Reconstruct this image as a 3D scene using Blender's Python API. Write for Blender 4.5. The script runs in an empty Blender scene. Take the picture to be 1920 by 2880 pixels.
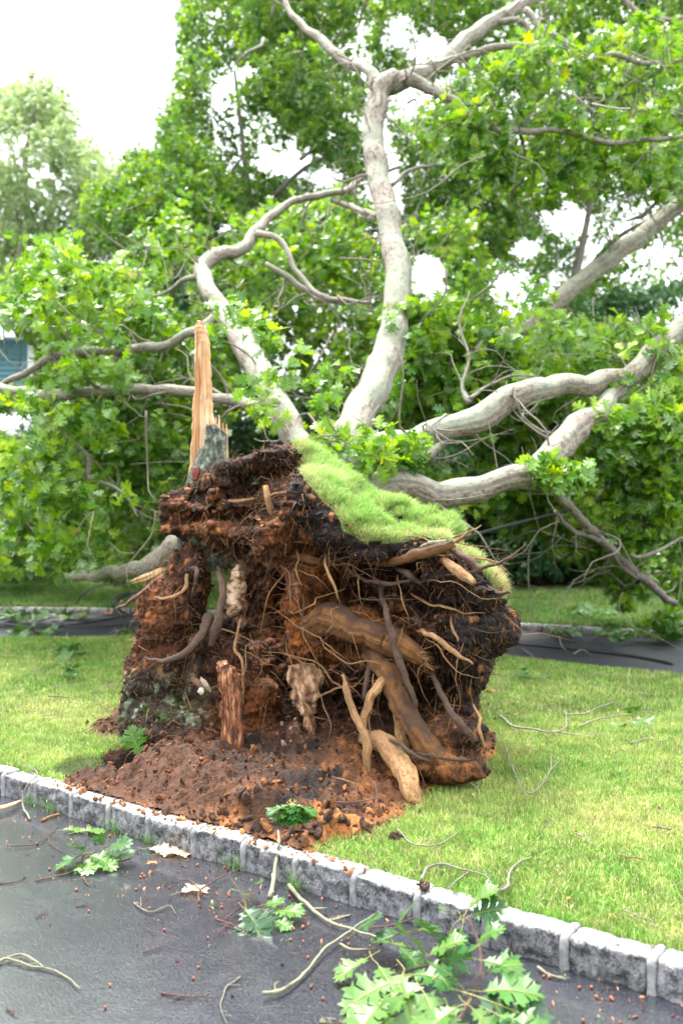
import bpy, math, random
import numpy as np
from mathutils import Vector
random.seed(7)
RNG = np.random.default_rng(11)
sc = bpy.context.scene

# ------------------------------------------------------------------ camera, sky, sun, exposure
EYE = 1.6
F = 2800.0
cam_d = bpy.data.cameras.new("camera"); cam = bpy.data.objects.new("camera", cam_d)
sc.collection.objects.link(cam); sc.camera = cam
cam_d.sensor_fit = 'VERTICAL'; cam_d.sensor_height = 36.0; cam_d.lens = 35.0
cam_d.clip_start = 0.05; cam_d.clip_end = 600
cam.location = (0, 0, EYE); cam.rotation_euler = (math.radians(90), 0, 0)
cam_d.dof.use_dof = True; cam_d.dof.focus_distance = 5.0; cam_d.dof.aperture_fstop = 1.9

world = bpy.data.worlds.new("World"); sc.world = world; world.use_nodes = True
wn = world.node_tree.nodes; wl = world.node_tree.links
bg = wn['Background']
sky = wn.new('ShaderNodeTexSky'); sky.sky_type = 'NISHITA'; sky.sun_disc = False
sky.sun_elevation = math.radians(66); sky.sun_rotation = math.radians(327)
sky.air_density = 1.0; sky.dust_density = 4.0; sky.altitude = 20
cloud = wn.new('ShaderNodeMixRGB'); cloud.inputs['Fac'].default_value = 0.86       # overcast: mostly white cloud
cloud.inputs['Color2'].default_value = (8.6, 8.8, 9.1, 1)
wl.new(sky.outputs['Color'], cloud.inputs['Color1']); 
tcw = wn.new('ShaderNodeTexCoord'); sxw = wn.new('ShaderNodeSeparateXYZ'); mrw = wn.new('ShaderNodeMapRange')
mrw.inputs['From Min'].default_value = 0.0; mrw.inputs['From Max'].default_value = 1.0; mrw.inputs['To Min'].default_value = .42; mrw.inputs['To Max'].default_value = 1.65
wl.new(tcw.outputs['Generated'], sxw.inputs[0]); wl.new(sxw.outputs['Z'], mrw.inputs['Value'])
grad = wn.new('ShaderNodeVectorMath'); grad.operation = 'SCALE'; wl.new(cloud.outputs['Color'], grad.inputs[0]); wl.new(mrw.outputs['Result'], grad.inputs['Scale'])
wl.new(grad.outputs['Vector'], bg.inputs['Color'])
bg.inputs['Strength'].default_value = 0.12
sun_d = bpy.data.lights.new("sun", 'SUN'); sun = bpy.data.objects.new("sun", sun_d); sc.collection.objects.link(sun)
sun_d.energy = 2.6; sun_d.angle = math.radians(12); sun_d.color = (1, .965, .9)
SD = Vector((0.22, -0.34, -0.91))        # high light from behind the tree, a little from the left
sun.rotation_euler = SD.to_track_quat('-Z', 'Y').to_euler()
sun.location = (-4, 10, 18)
sc.view_settings.view_transform = 'Standard'; sc.view_settings.look = 'None'
sc.view_settings.exposure = 2.02; sc.view_settings.gamma = 1.0
sc.render.engine = 'CYCLES'
sc.cycles.max_bounces = 7; sc.cycles.diffuse_bounces = 3; sc.cycles.glossy_bounces = 2
sc.cycles.transmission_bounces = 3; sc.cycles.transparent_max_bounces = 4
sc.cycles.caustics_reflective = False; sc.cycles.caustics_refractive = False

# ------------------------------------------------------------------ helpers
def Q(px, py, d):
    return np.array(((px - 960) / F * d, d, EYE - (py - 1440) / F * d))
def G(px, py, z=0.0):
    d = (EYE - z) * F / (py - 1440.0)
    return Q(px, py, d)
def prj(P):
    P = np.asarray(P); return 960 + P[..., 0] / P[..., 1] * F, 1440 + (EYE - P[..., 2]) / P[..., 1] * F

def tag(o, label=None, cat=None, group=None, kind=None):
    if label: o['label'] = label
    if cat: o['category'] = cat
    if group: o['group'] = group
    if kind: o['kind'] = kind
    return o
def link(o, parent=None):
    sc.collection.objects.link(o)
    if parent is not None: o.parent = parent
    return o
def empty(name, loc=(0, 0, 0)):
    o = bpy.data.objects.new(name, None); o.location = tuple(loc); o.empty_display_size = .1
    sc.collection.objects.link(o); return o

def mesh_np(name, V, loops, totals, mat, parent=None, smooth=True, rnd=None, col=None, uv=None):
    V = np.asarray(V, dtype=np.float32).reshape(-1, 3)
    if parent is not None and parent.type == 'EMPTY':
        V = V - np.array(parent.location, dtype=np.float32)
    elif parent is not None and parent.parent is not None:
        V = V - np.array(parent.parent.location, dtype=np.float32)
    loops = np.asarray(loops, dtype=np.int32).ravel(); totals = np.asarray(totals, dtype=np.int32)
    me = bpy.data.meshes.new(name)
    me.vertices.add(len(V)); me.vertices.foreach_set('co', V.ravel())
    me.loops.add(len(loops)); me.loops.foreach_set('vertex_index', loops)
    st = np.zeros(len(totals), dtype=np.int32); st[1:] = np.cumsum(totals)[:-1]
    me.polygons.add(len(totals)); me.polygons.foreach_set('loop_start', st)
    me.polygons.foreach_set('loop_total', totals)
    if rnd is not None:
        a = me.attributes.new('rnd', 'FLOAT', 'POINT'); a.data.foreach_set('value', np.asarray(rnd, dtype=np.float32))
    if col is not None:
        c4 = np.ones((len(V), 4), dtype=np.float32); c4[:, :3] = col
        a = me.attributes.new('Col', 'FLOAT_COLOR', 'POINT'); a.data.foreach_set('color', c4.ravel())
    if uv is not None:
        a = me.attributes.new('tubeuv', 'FLOAT2', 'POINT'); a.data.foreach_set('vector', np.asarray(uv, dtype=np.float32).ravel())
    me.update(calc_edges=True); me.validate()
    me.polygons.foreach_set('use_smooth', np.full(len(me.polygons), smooth, dtype=bool))
    me.materials.append(mat)
    o = bpy.data.objects.new(name, me)
    return link(o, parent)

# value noise
LAT = RNG.random((64, 64, 64)).astype(np.float32)
def vnoise(P, freq, seed=0.0):
    p = (np.asarray(P, dtype=np.float32) * freq + seed * 17.31 + 100.0).reshape(-1, 3)
    i = np.floor(p).astype(np.int32); f = p - i; f = f * f * (3 - 2 * f); i &= 63; j = (i + 1) & 63
    x0, y0, z0 = i.T; x1, y1, z1 = j.T; fx, fy, fz = f.T
    a = LAT[x0, y0, z0] * (1 - fx) + LAT[x1, y0, z0] * fx
    b = LAT[x0, y1, z0] * (1 - fx) + LAT[x1, y1, z0] * fx
    c = LAT[x0, y0, z1] * (1 - fx) + LAT[x1, y0, z1] * fx
    d = LAT[x0, y1, z1] * (1 - fx) + LAT[x1, y1, z1] * fx
    return ((a * (1 - fy) + b * fy) * (1 - fz) + (c * (1 - fy) + d * fy) * fz) * 2 - 1
def fbm(P, freq, octs=3, seed=0.0):
    s = 0; a = 1.0; t = 0
    for k in range(octs):
        s = s + a * vnoise(P, freq * 2.03 ** k, seed + k); t += a; a *= .5
    return s / t
def ridged(P, freq, octs=3, seed=0.0):
    s = 0; a = 1.0; t = 0
    for k in range(octs):
        s = s + a * (1 - 2 * np.abs(vnoise(P, freq * 2.03 ** k, seed + k))); t += a; a *= .5
    return s / t
def norm(v):
    return v / (np.linalg.norm(v, axis=-1, keepdims=True) + 1e-9)
def smooth01(x): x = np.clip(x, 0, 1); return x * x * (3 - 2 * x)

def spline(pts, rad, step):
    P = np.array([np.asarray(p, float) for p in pts]); R = np.array(rad, float)
    if len(P) == 2: P = np.array([P[0], (P[0] + P[1]) / 2, P[1]]); R = np.array([R[0], (R[0] + R[1]) / 2, R[1]])
    E = np.vstack([2 * P[0] - P[1], P, 2 * P[-1] - P[-2]])
    out = []; rr = []
    for i in range(len(P) - 1):
        p0, p1, p2, p3 = E[i], E[i + 1], E[i + 2], E[i + 3]
        n = max(2, int(np.linalg.norm(p2 - p1) / step)); t = np.arange(n)[:, None] / n
        out.append(.5 * ((2 * p1) + (-p0 + p2) * t + (2 * p0 - 5 * p1 + 4 * p2 - p3) * t ** 2 + (-p0 + 3 * p1 - 3 * p2 + p3) * t ** 3))
        tt = t[:, 0] * t[:, 0] * (3 - 2 * t[:, 0])
        rr.append(R[i] * (1 - tt) + R[i + 1] * tt)
    out.append(P[-1:]); rr.append(R[-1:])
    return np.vstack(out), np.concatenate(rr)

class Tubes:
    def __init__(s): s.V = []; s.L = []; s.T = []; s.U = []; s.R = []; s.n = 0
    def add(s, pts, rad, sides=8, step=.05, rough=.06, wob=0.0, freq=9, knots=0, seed=None, flat=1.0, kink=.55):
        seed = random.random() * 50 if seed is None else seed
        P, R = spline(pts, rad, step)
        if wob: P = P + wob * np.stack([vnoise(P, 5, seed + 1), vnoise(P, 5, seed + 2), vnoise(P, 5, seed + 3)], 1)
        if wob: P = P + wob * kink * np.stack([vnoise(P, 21, seed + 1), vnoise(P, 21, seed + 2), vnoise(P, 21, seed + 3)], 1)
        n = len(P); Tn = norm(np.gradient(P, axis=0))
        up = np.array([0, 0, 1.0]) if abs(Tn[0][2]) < .9 else np.array([1.0, 0, 0])
        A = norm(np.cross(Tn[0], up)); As = []
        for i in range(n):
            A = norm(A - Tn[i] * np.dot(A, Tn[i])); As.append(A)
        As = np.array(As); Bs = np.cross(Tn, As)
        th = np.arange(sides) / sides * 2 * math.pi
        D = As[:, None, :] * np.cos(th)[None, :, None] + Bs[:, None, :] * np.sin(th)[None, :, None] * flat
        C = P[:, None, :] + D * R[:, None, None]
        k = 1 + rough * fbm(C.reshape(-1, 3), freq, 2, seed).reshape(n, sides)
        k += rough * .6 * vnoise(np.stack([np.cos(th)[None, :].repeat(n, 0) * 2, np.sin(th)[None, :].repeat(n, 0) * 2, np.arange(n)[:, None].repeat(sides, 1) * step * 1.5], -1).reshape(-1, 3), 1.3, seed + 5).reshape(n, sides)
        if knots: 
            kn = vnoise(C.reshape(-1, 3), knots, seed + 9).reshape(n, sides); k += .22 * np.clip(kn - .55, 0, 1) * 2
        V = P[:, None, :] + D * (R[:, None] * k)[..., None]
        V = V.reshape(-1, 3); base = s.n
        a = (np.arange(n - 1)[:, None] * sides + np.arange(sides)[None, :]); b = (np.arange(n - 1)[:, None] * sides + (np.arange(sides)[None, :] + 1) % sides)
        q = np.stack([a, b, b + sides, a + sides], -1).reshape(-1, 4) + base
        s.V.append(V); s.L.append(q.ravel()); s.T.append(np.full(len(q), 4))
        ln = np.concatenate([[0], np.cumsum(np.linalg.norm(np.diff(P, axis=0), axis=1))])
        s.U.append(np.stack([np.repeat(th[None, :] / (2 * math.pi), n, 0) * 1.0, np.repeat(ln[:, None], sides, 1)], -1).reshape(-1, 2))
        s.R.append(np.full(len(V), random.random())); s.n += len(V)
        s.L.append(np.arange(sides)[::-1] + base); s.T.append(np.array([sides]))
        s.L.append(np.arange(sides) + base + (n - 1) * sides); s.T.append(np.array([sides]))
        return P
    def build(s, name, mat, parent=None):
        return mesh_np(name, np.vstack(s.V), np.concatenate(s.L), np.concatenate(s.T), mat, parent, True,
                       rnd=np.concatenate(s.R), uv=np.vstack(s.U))
def one_tube(name, mat, parent, pts, rad, **k):
    t = Tubes(); t.add(pts, rad, **k); return t.build(name, mat, parent)

# ------------------------------------------------------------------ leaves
def half_leaf(segs, spine, tipy=0):
    verts = [(x, 0.0) for x in spine]; polys = []; ns = len(spine); idx = {}
    def vid(p):
        key = (round(p[0], 4), round(p[1], 4))
        if key not in idx: idx[key] = len(verts); verts.append(p)
        return idx[key]
    for sgn in (1, -1):
        for i, sg in enumerate(segs):
            ring = [vid((x, sgn * y)) if y > 0 else (0 if x == 0 else ns - 1) for x, y in sg]
            poly = [i] + ring + [i + 1]; p2 = []
            for v in poly:
                if v not in p2: p2.append(v)
            if sgn > 0: p2 = p2[::-1]
            polys.append(p2)
    return np.array(verts), polys
LEAF_HI = half_leaf([
    [(.06, .012), (.12, .05), (.16, .17), (.20, .12), (.27, .22), (.28, .12), (.27, .05)],
    [(.27, .05), (.33, .12), (.36, .25), (.34, .35), (.41, .29), (.46, .38), (.51, .41), (.50, .30), (.56, .25), (.52, .15), (.47, .055)],
    [(.47, .055), (.53, .11), (.59, .25), (.57, .36), (.64, .30), (.71, .39), (.77, .42), (.74, .30), (.81, .26), (.74, .14), (.68, .05)],
    [(.68, .05), (.74, .10), (.80, .17), (.83, .25), (.86, .18), (.95, .19), (.91, .11), (.87, .045)],
    [(.87, .045), (.94, .05), (1, 0)]], [0, .27, .47, .68, .87, 1])
LEAF_MID = half_leaf([
    [(.10, .02), (.24, .22), (.31, .18), (.32, .06)],
    [(.32, .06), (.44, .36), (.53, .34), (.52, .07)],
    [(.52, .07), (.68, .38), (.78, .32), (.72, .06)],
    [(.72, .06), (.90, .19), (.89, .04), (1, 0)]], [0, .32, .52, .72, 1])
LEAF_LOW = (np.array([(0, 0), (.3, .28), (.38, .05), (.7, .34), (.7, .05), (1, 0), (.7, -.05), (.7, -.34), (.38, -.05), (.3, -.28)]), [list(range(9, -1, -1))])
LEAF_OVAL = (np.array([(0, 0), (.2, .2), (.5, .28), (.8, .17), (1, 0), (.8, -.17), (.5, -.28), (.2, -.2)]), [list(range(7, -1, -1))])

def leaves_arrays(tpl, pos, dirv, upv, L, curl, fold=.25):
    T, polys = tpl; N = len(pos); K = len(T)
    X = norm(dirv); Y = norm(np.cross(upv, X)); Z = np.cross(X, Y)
    x = T[None, :, 0]; y = T[None, :, 1]; c = curl[:, None]
    z = -c * x ** 2 + fold * np.abs(y) * (1 - .3 * x) + .05 * np.sin(x * 9 + c * 40) * np.abs(y) * 3
    x2 = x * (1 - .25 * np.abs(c) * x)
    V = pos[:, None, :] + L[:, None, None] * (X[:, None, :] * x2[..., None] + Y[:, None, :] * (y + 0 * c)[..., None] + Z[:, None, :] * z[..., None])
    lp = np.concatenate([np.array(p) for p in polys]); tot = np.array([len(p) for p in polys])
    loops = (np.arange(N)[:, None] * K + lp[None, :]).ravel()
    return V.reshape(-1, 3), loops, np.tile(tot, N), K
def leaf_mesh(name, tpl, pos, dirv, upv, L, curl, mat, parent=None, rnd=None, fold=.25):
    V, lo, to, K = leaves_arrays(tpl, pos, dirv, upv, L, curl, fold)
    rnd = RNG.random(len(pos)) if rnd is None else rnd
    return mesh_np(name, V, lo, to, mat, parent, False, rnd=np.repeat(rnd, K))

def tufts(C, n, L, spread=.6, axis=None):
    """rosettes of leaves round each centre"""
    N = len(C); A = norm(RNG.normal(size=(N, 3)) + np.array([0, -.25, .1])) if axis is None else axis
    A = np.repeat(A, n, 0); pos = np.repeat(C, n, 0)
    d = norm(A * spread + norm(RNG.normal(size=(N * n, 3))) + np.array([0, 0, -.25]))
    up = norm(RNG.normal(size=(N * n, 3)) * .75 + np.array([0, -.25, .9]))
    Ls = L * RNG.uniform(.65, 1.15, N * n); pos = pos + d * Ls[:, None] * .25
    tr = np.repeat(RNG.random(N), n) * .6 + RNG.random(N * n) * .4
    return pos, d, up, Ls, RNG.uniform(-.1, .55, N * n), tr

def in_poly(px, py, poly):
    ins = np.zeros(len(px), bool); n = len(poly)
    for i in range(n):
        x1, y1 = poly[i]; x2, y2 = poly[(i + 1) % n]
        c = ((y1 > py) != (y2 > py)) & (px < (x2 - x1) * (py - y1) / (y2 - y1 + 1e-9) + x1); ins ^= c
    return ins
def poly_dist(x, y, poly):
    d = np.full(x.shape, 1e9); n = len(poly)
    for i in range(n):
        x1, y1 = poly[i]; x2, y2 = poly[(i + 1) % n]; dx, dy = x2 - x1, y2 - y1
        t = np.clip(((x - x1) * dx + (y - y1) * dy) / (dx * dx + dy * dy + 1e-12), 0, 1)
        d = np.minimum(d, np.hypot(x - x1 - t * dx, y - y1 - t * dy))
    return np.where(in_poly(x, y, poly), d, -d)          # positive inside
def sample_volume(poly, d0, d1, n, thr=-.1, freq=.9, seed=0., edge=45, voids=()):
    """points in the depth slab behind an outline, thinned by clump noise, looser towards the outline"""
    xs = [p[0] for p in poly]; ys = [p[1] for p in poly]; out = []; got = 0
    for _ in range(43):
        m = n * 3
        px = RNG.uniform(min(xs) - edge, max(xs) + edge, m); py = RNG.uniform(min(ys) - edge, max(ys) + edge, m); d = RNG.uniform(d0, d1, m)
        P = np.stack([(px - 960) / F * d, d, EYE - (py - 1440) / F * d], 1)
        dd = poly_dist(px, py, poly) + edge * 1.3 * vnoise(P, freq * 1.3, seed + 4)
        k = fbm(P, freq, 2, seed) > thr
        k &= dd > 0
        for vx, vy, rx, ry in voids:
            k &= ((px - vx) / rx) ** 2 + ((py - vy) / ry) ** 2 > 1 + .9 * vnoise(P, freq * 2, seed + 8)
        k &= P[:, 2] > .15
        out.append(P[k]); got += k.sum()
        if got >= n: break
    return np.vstack(out)[:n]

# ------------------------------------------------------------------ materials
def new_mat(name):
    m = bpy.data.materials.new(name); m.use_nodes = True; return m, m.node_tree.nodes, m.node_tree.links, m.node_tree.nodes['Principled BSDF']
def N_(nt, typ, **kw):
    n = nt.new(typ)
    for k, v in kw.items():
        if k in n.inputs: n.inputs[k].default_value = v
        else: setattr(n, k, v)
    return n
def ramp(nt, stops):
    r = nt.new('ShaderNodeValToRGB'); el = r.color_ramp.elements
    while len(el) < len(stops): el.new(.5)
    for e, (p, c) in zip(el, stops): e.position = p; e.color = (*c, 1)
    return r
def attr(nt, name):
    a = nt.new('ShaderNodeAttribute'); a.attribute_name = name; return a
def bump(nt, lk, h, strength, dist, bsdf, chain=None):
    b = nt.new('ShaderNodeBump'); b.inputs['Strength'].default_value = strength; b.inputs['Distance'].default_value = dist
    lk.new(h, b.inputs['Height'])
    if chain is not None: lk.new(chain, b.inputs['Normal'])
    lk.new(b.outputs['Normal'], bsdf.inputs['Normal']); return b.outputs['Normal']
def pos_noise(nt, lk, scale, detail=4, rough=.6, vec=None):
    n = N_(nt, 'ShaderNodeTexNoise', Scale=scale, Detail=detail, Roughness=rough)
    if vec is None: g = nt.new('ShaderNodeNewGeometry'); vec = g.outputs['Position']
    lk.new(vec, n.inputs['Vector']); return n

def leaf_mat(name, stops, under, trans=.35, rough=.38, spec=.5):
    m, n, l, b = new_mat(name)
    a = attr(n, 'rnd'); r = ramp(n, stops); l.new(a.outputs['Fac'], r.inputs['Fac'])
    g = n.new('ShaderNodeNewGeometry'); mx = n.new('ShaderNodeMixRGB'); mx.inputs['Color2'].default_value = (*under, 1)
    mu = N_(n, 'ShaderNodeMath', operation='MULTIPLY'); mu.inputs[1].default_value = .75
    l.new(g.outputs['Backfacing'], mu.inputs[0]); l.new(mu.outputs[0], mx.inputs['Fac']); l.new(r.outputs['Color'], mx.inputs['Color1'])
    l.new(mx.outputs['Color'], b.inputs['Base Color']); b.inputs['Roughness'].default_value = rough
    b.inputs['Specular IOR Level'].default_value = spec
    t = n.new('ShaderNodeBsdfTranslucent'); hs = N_(n, 'ShaderNodeHueSaturation', Saturation=1.15, Value=1.25)
    hs.inputs['Hue'].default_value = .485
    l.new(r.outputs['Color'], hs.inputs['Color']); l.new(hs.outputs['Color'], t.inputs['Color'])
    mix = n.new('ShaderNodeMixShader'); mix.inputs['Fac'].default_value = trans
    l.new(b.outputs['BSDF'], mix.inputs[1]); l.new(t.outputs['BSDF'], mix.inputs[2])
    l.new(mix.outputs['Shader'], n['Material Output'].inputs['Surface']); return m
M = {}
M['oak_leaf'] = leaf_mat('oak_leaf', [(0, (.02, .085, .012)), (.3, (.07, .19, .012)), (.65, (.15, .30, .014)), (.93, (.28, .41, .03)), (1, (.36, .32, .03))], (.34, .47, .24), trans=.45, rough=.36)
M['tree_leaf'] = leaf_mat('tree_leaf', [(0, (.02, .08, .018)), (.45, (.07, .18, .014)), (.85, (.17, .30, .014)), (1, (.22, .30, .04))], (.28, .42, .22), trans=.5, rough=.36)
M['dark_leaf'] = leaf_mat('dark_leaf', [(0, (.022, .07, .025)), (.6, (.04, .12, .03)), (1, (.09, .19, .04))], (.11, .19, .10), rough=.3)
M['pale_leaf'] = leaf_mat('pale_leaf', [(0, (.14, .22, .09)), (.5, (.22, .31, .12)), (1, (.34, .42, .2))], (.34, .44, .28), trans=.5)  # pale olive leaves, with distance haze put into the colour
M['ground_leaf'] = leaf_mat('ground_leaf', [(0, (.008, .045, .014)), (.4, (.018, .095, .012)), (.7, (.038, .13, .012)), (1, (.085, .175, .03))], (.10, .19, .05), trans=.2, rough=.42, spec=.45)
M['tan_leaf'] = leaf_mat('tan_leaf', [(0, (.42, .26, .15)), (1, (.62, .46, .3))], (.6, .47, .36), trans=.15, rough=.6)
M['red_leaf'] = leaf_mat('red_leaf', [(0, (.3, .08, .03)), (1, (.5, .2, .06))], (.4, .2, .1), trans=.15, rough=.6)

def bark_mat(name, base, dark, green, scale=1.0, lich=.5):
    m, n, l, b = new_mat(name)
    uv = attr(n, 'tubeuv'); g = n.new('ShaderNodeNewGeometry')
    mp = n.new('ShaderNodeMapping'); mp.inputs['Scale'].default_value = (9, 3.2 * scale, 1); l.new(uv.outputs['Vector'], mp.inputs['Vector'])
    st = pos_noise(n, l, 2.4, 6, .7, mp.outputs['Vector'])
    fine = pos_noise(n, l, 22 * scale, 5, .65); big = pos_noise(n, l, 2.1 * scale, 3, .55)
    r = ramp(n, [(.30, dark), (.46, tuple((a + c) / 2 for a, c in zip(base, dark))), (.55, base), (.8, tuple(min(1, a * 1.25) for a in base))])
    ad = N_(n, 'ShaderNodeMath', operation='ADD'); l.new(st.outputs['Fac'], ad.inputs[0])
    sb = N_(n, 'ShaderNodeMath', operation='MULTIPLY_ADD'); sb.inputs[1].default_value = .55; sb.inputs[2].default_value = -.24
    l.new(fine.outputs['Fac'], sb.inputs[0]); l.new(sb.outputs[0], ad.inputs[1]); l.new(ad.outputs[0], r.inputs['Fac'])
    sx = n.new('ShaderNodeSeparateXYZ'); l.new(g.outputs['Normal'], sx.inputs[0])
    # lichen on the weather side: upper faces, broken by noise
    f = N_(n, 'ShaderNodeMath', operation='MULTIPLY_ADD'); f.inputs[1].default_value = .22; l.new(sx.outputs['Z'], f.inputs[0]); l.new(big.outputs['Fac'], f.inputs[2])
    lr = ramp(n, [(.52, (0, 0, 0)), (.66, (1, 1, 1))]); l.new(f.outputs[0], lr.inputs['Fac'])
    mu = N_(n, 'ShaderNodeMath', operation='MULTIPLY'); mu.inputs[1].default_value = lich; l.new(lr.outputs['Color'], mu.inputs[0])
    mx = n.new('ShaderNodeMixRGB'); mx.inputs['Color2'].default_value = (*green, 1); l.new(mu.outputs[0], mx.inputs['Fac']); l.new(r.outputs['Color'], mx.inputs['Color1'])
    l.new(mx.outputs['Color'], b.inputs['Base Color']); b.inputs['Roughness'].default_value = .85
    bump(n, l, ad.outputs[0], .9, .02, b); return m
M['limb_bark'] = bark_mat('limb_bark', (.27, .23, .19), (.05, .036, .027), (.26, .31, .22), 1.3, .5)
M['twig_bark'] = bark_mat('twig_bark', (.30, .26, .21), (.10, .07, .055), (.34, .38, .26), 3, .3)
M['red_twig'] = bark_mat('red_twig', (.16, .07, .055), (.045, .02, .02), (.2, .2, .14), 3, .1)
M['pale_twig'] = bark_mat('pale_twig', (.42, .38, .24), (.13, .10, .06), (.38, .42, .26), 3, .4)
M['dark_bark'] = bark_mat('dark_bark', (.17, .15, .13), (.04, .032, .028), (.2, .26, .16), 1.0, .4)
M['root_tan'] = bark_mat('root_tan', (.50, .28, .12), (.15, .065, .025), (.16, .08, .035), 2.2, .6)
M['root_brown'] = bark_mat('root_brown', (.10, .058, .036), (.03, .016, .010), (.15, .085, .05), 2.2, .2)
M['root_ochre'] = bark_mat('root_ochre', (.20, .085, .022), (.07, .024, .008), (.05, .023, .010), 1.6, .9)
M['petiole'], _n, _l, _b = new_mat('petiole'); _b.inputs['Base Color'].default_value = (.26, .24, .06, 1); _b.inputs['Roughness'].default_value = .5
M['cable'], _n, _l, _b = new_mat('cable'); _b.inputs['Base Color'].default_value = (.02, .022, .025, 1); _b.inputs['Roughness'].default_value = .45

def col_mat(name, scale=30, rough=.9, amp=.5, bs=.6, bd=.01, spec=.3, chunk=True):
    """colour from the mesh's own soil/wood zones, broken up with noise"""
    m, n, l, b = new_mat(name)
    a = attr(n, 'Col'); nz = pos_noise(n, l, scale, 6, .7); nz2 = pos_noise(n, l, scale * .23, 3, .6)
    r = ramp(n, [(.25, (1 - amp,) * 3), (.5, (1, 1, 1)), (.78, (1 + amp * 1.1, 1 + amp * 1.0, 1 + amp * .85))]); l.new(nz.outputs['Fac'], r.inputs['Fac'])
    r2 = ramp(n, [(.3, (1 - amp * .7,) * 3), (.7, (1 + amp * .6, 1 + amp * .55, 1 + amp * .5))]); l.new(nz2.outputs['Fac'], r2.inputs['Fac'])
    mx = N_(n, 'ShaderNodeMixRGB', blend_type='MULTIPLY'); mx.inputs['Fac'].default_value = 1; l.new(a.outputs['Color'], mx.inputs['Color1']); l.new(r.outputs['Color'], mx.inputs['Color2'])
    m2 = N_(n, 'ShaderNodeMixRGB', blend_type='MULTIPLY'); m2.inputs['Fac'].default_value = 1; l.new(mx.outputs['Color'], m2.inputs['Color1']); l.new(r2.outputs['Color'], m2.inputs['Color2'])
    l.new(m2.outputs['Color'], b.inputs['Base Color']); b.inputs['Roughness'].default_value = rough; b.inputs['Specular IOR Level'].default_value = spec
    nm = bump(n, l, nz.outputs['Fac'], bs, bd, b)
    if chunk:
        v = N_(n, 'ShaderNodeTexVoronoi', Scale=scale * 1.6); g = n.new('ShaderNodeNewGeometry'); l.new(g.outputs['Position'], v.inputs['Vector'])
        bump(n, l, v.outputs['Distance'], bs * .6, bd * .8, b, nm)
    return m
M['soil'] = col_mat('soil', 34, .85, .7, .8, .012)
M['rootball'] = col_mat('rootball', 26, .85, .75, .9, .014)
M['fibre'] = col_mat('fibre', 60, .9, .3, .2, .002, chunk=False)
M['clod'] = col_mat('clod', 60, .9, .4, .7, .006)

def grass_mat():
    m, n, l, b = new_mat('grass_blade')
    a = attr(n, 'Col'); l.new(a.outputs['Color'], b.inputs['Base Color']); b.inputs['Roughness'].default_value = .55
    t = n.new('ShaderNodeBsdfTranslucent'); l.new(a.outputs['Color'], t.inputs['Color'])
    mix = n.new('ShaderNodeMixShader'); mix.inputs['Fac'].default_value = .3
    l.new(b.outputs['BSDF'], mix.inputs[1]); l.new(t.outputs['BSDF'], mix.inputs[2]); l.new(mix.outputs['Shader'], n['Material Output'].inputs['Surface']); return m
M['grass'] = grass_mat()
def turf_ground():
    m, n, l, b = new_mat('turf_ground'); z = pos_noise(n, l, 1.3, 4); z2 = pos_noise(n, l, 60, 5, .7)
    r = ramp(n, [(.35, (.055, .09, .018)), (.6, (.09, .13, .03)), (.75, (.15, .15, .055))]); l.new(z.outputs['Fac'], r.inputs['Fac'])
    r2 = ramp(n, [(.3, (.45,) * 3), (.6, (1, 1, 1)), (.8, (1.3, 1.3, 1.2))]); l.new(z2.outputs['Fac'], r2.inputs['Fac'])
    mx = N_(n, 'ShaderNodeMixRGB', blend_type='MULTIPLY'); mx.inputs['Fac'].default_value = 1; l.new(r.outputs['Color'], mx.inputs['Color1']); l.new(r2.outputs['Color'], mx.inputs['Color2'])
    l.new(mx.outputs['Color'], b.inputs['Base Color']); b.inputs['Roughness'].default_value = .95; bump(n, l, z2.outputs['Fac'], .8, .03, b); return m
M['turf'] = turf_ground()
def asphalt(name, wet):
    m, n, l, b = new_mat(name); v = N_(n, 'ShaderNodeTexVoronoi', Scale=140); g = n.new('ShaderNodeNewGeometry'); l.new(g.outputs['Position'], v.inputs['Vector'])
    nz = pos_noise(n, l, 90, 5, .7); big = pos_noise(n, l, 1.6, 4, .6); mid = pos_noise(n, l, 9, 4, .6)
    r = ramp(n, [(0, (.004, .0045, .006)), (.5, (.014, .016, .022)), (.64, (.035, .038, .047)), (.74, (.09, .095, .11)), (1, (.25, .26, .28))]); l.new(nz.outputs['Fac'], r.inputs['Fac'])
    l.new(r.outputs['Color'], b.inputs['Base Color'])
    mm = N_(n, 'ShaderNodeMath', operation='ADD'); l.new(big.outputs['Fac'], mm.inputs[0]); l.new(mid.outputs['Fac'], mm.inputs[1])
    rr = ramp(n, [(.38, (.14,) * 3), (.62, (.34,) * 3)]) if wet else ramp(n, [(.3, (.5,) * 3), (.7, (.7,) * 3)])
    hm = N_(n, 'ShaderNodeMath', operation='MULTIPLY'); hm.inputs[1].default_value = .5; l.new(mm.outputs[0], hm.inputs[0]); l.new(hm.outputs[0], rr.inputs['Fac'])
    l.new(rr.outputs['Color'], b.inputs['Roughness']); b.inputs['Specular IOR Level'].default_value = .5
    if wet: b.inputs['Coat Weight'].default_value = 1.0; b.inputs['Coat Roughness'].default_value = .13; b.inputs['Coat IOR'].default_value = 1.45
    nm = bump(n, l, v.outputs['Distance'], .42 if wet else .4, .004, b); bump(n, l, nz.outputs['Fac'], .3, .004, b, nm); return m
M['wet_asphalt'] = asphalt('wet_asphalt', True); M['dry_asphalt'] = asphalt('dry_asphalt', False)
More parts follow.
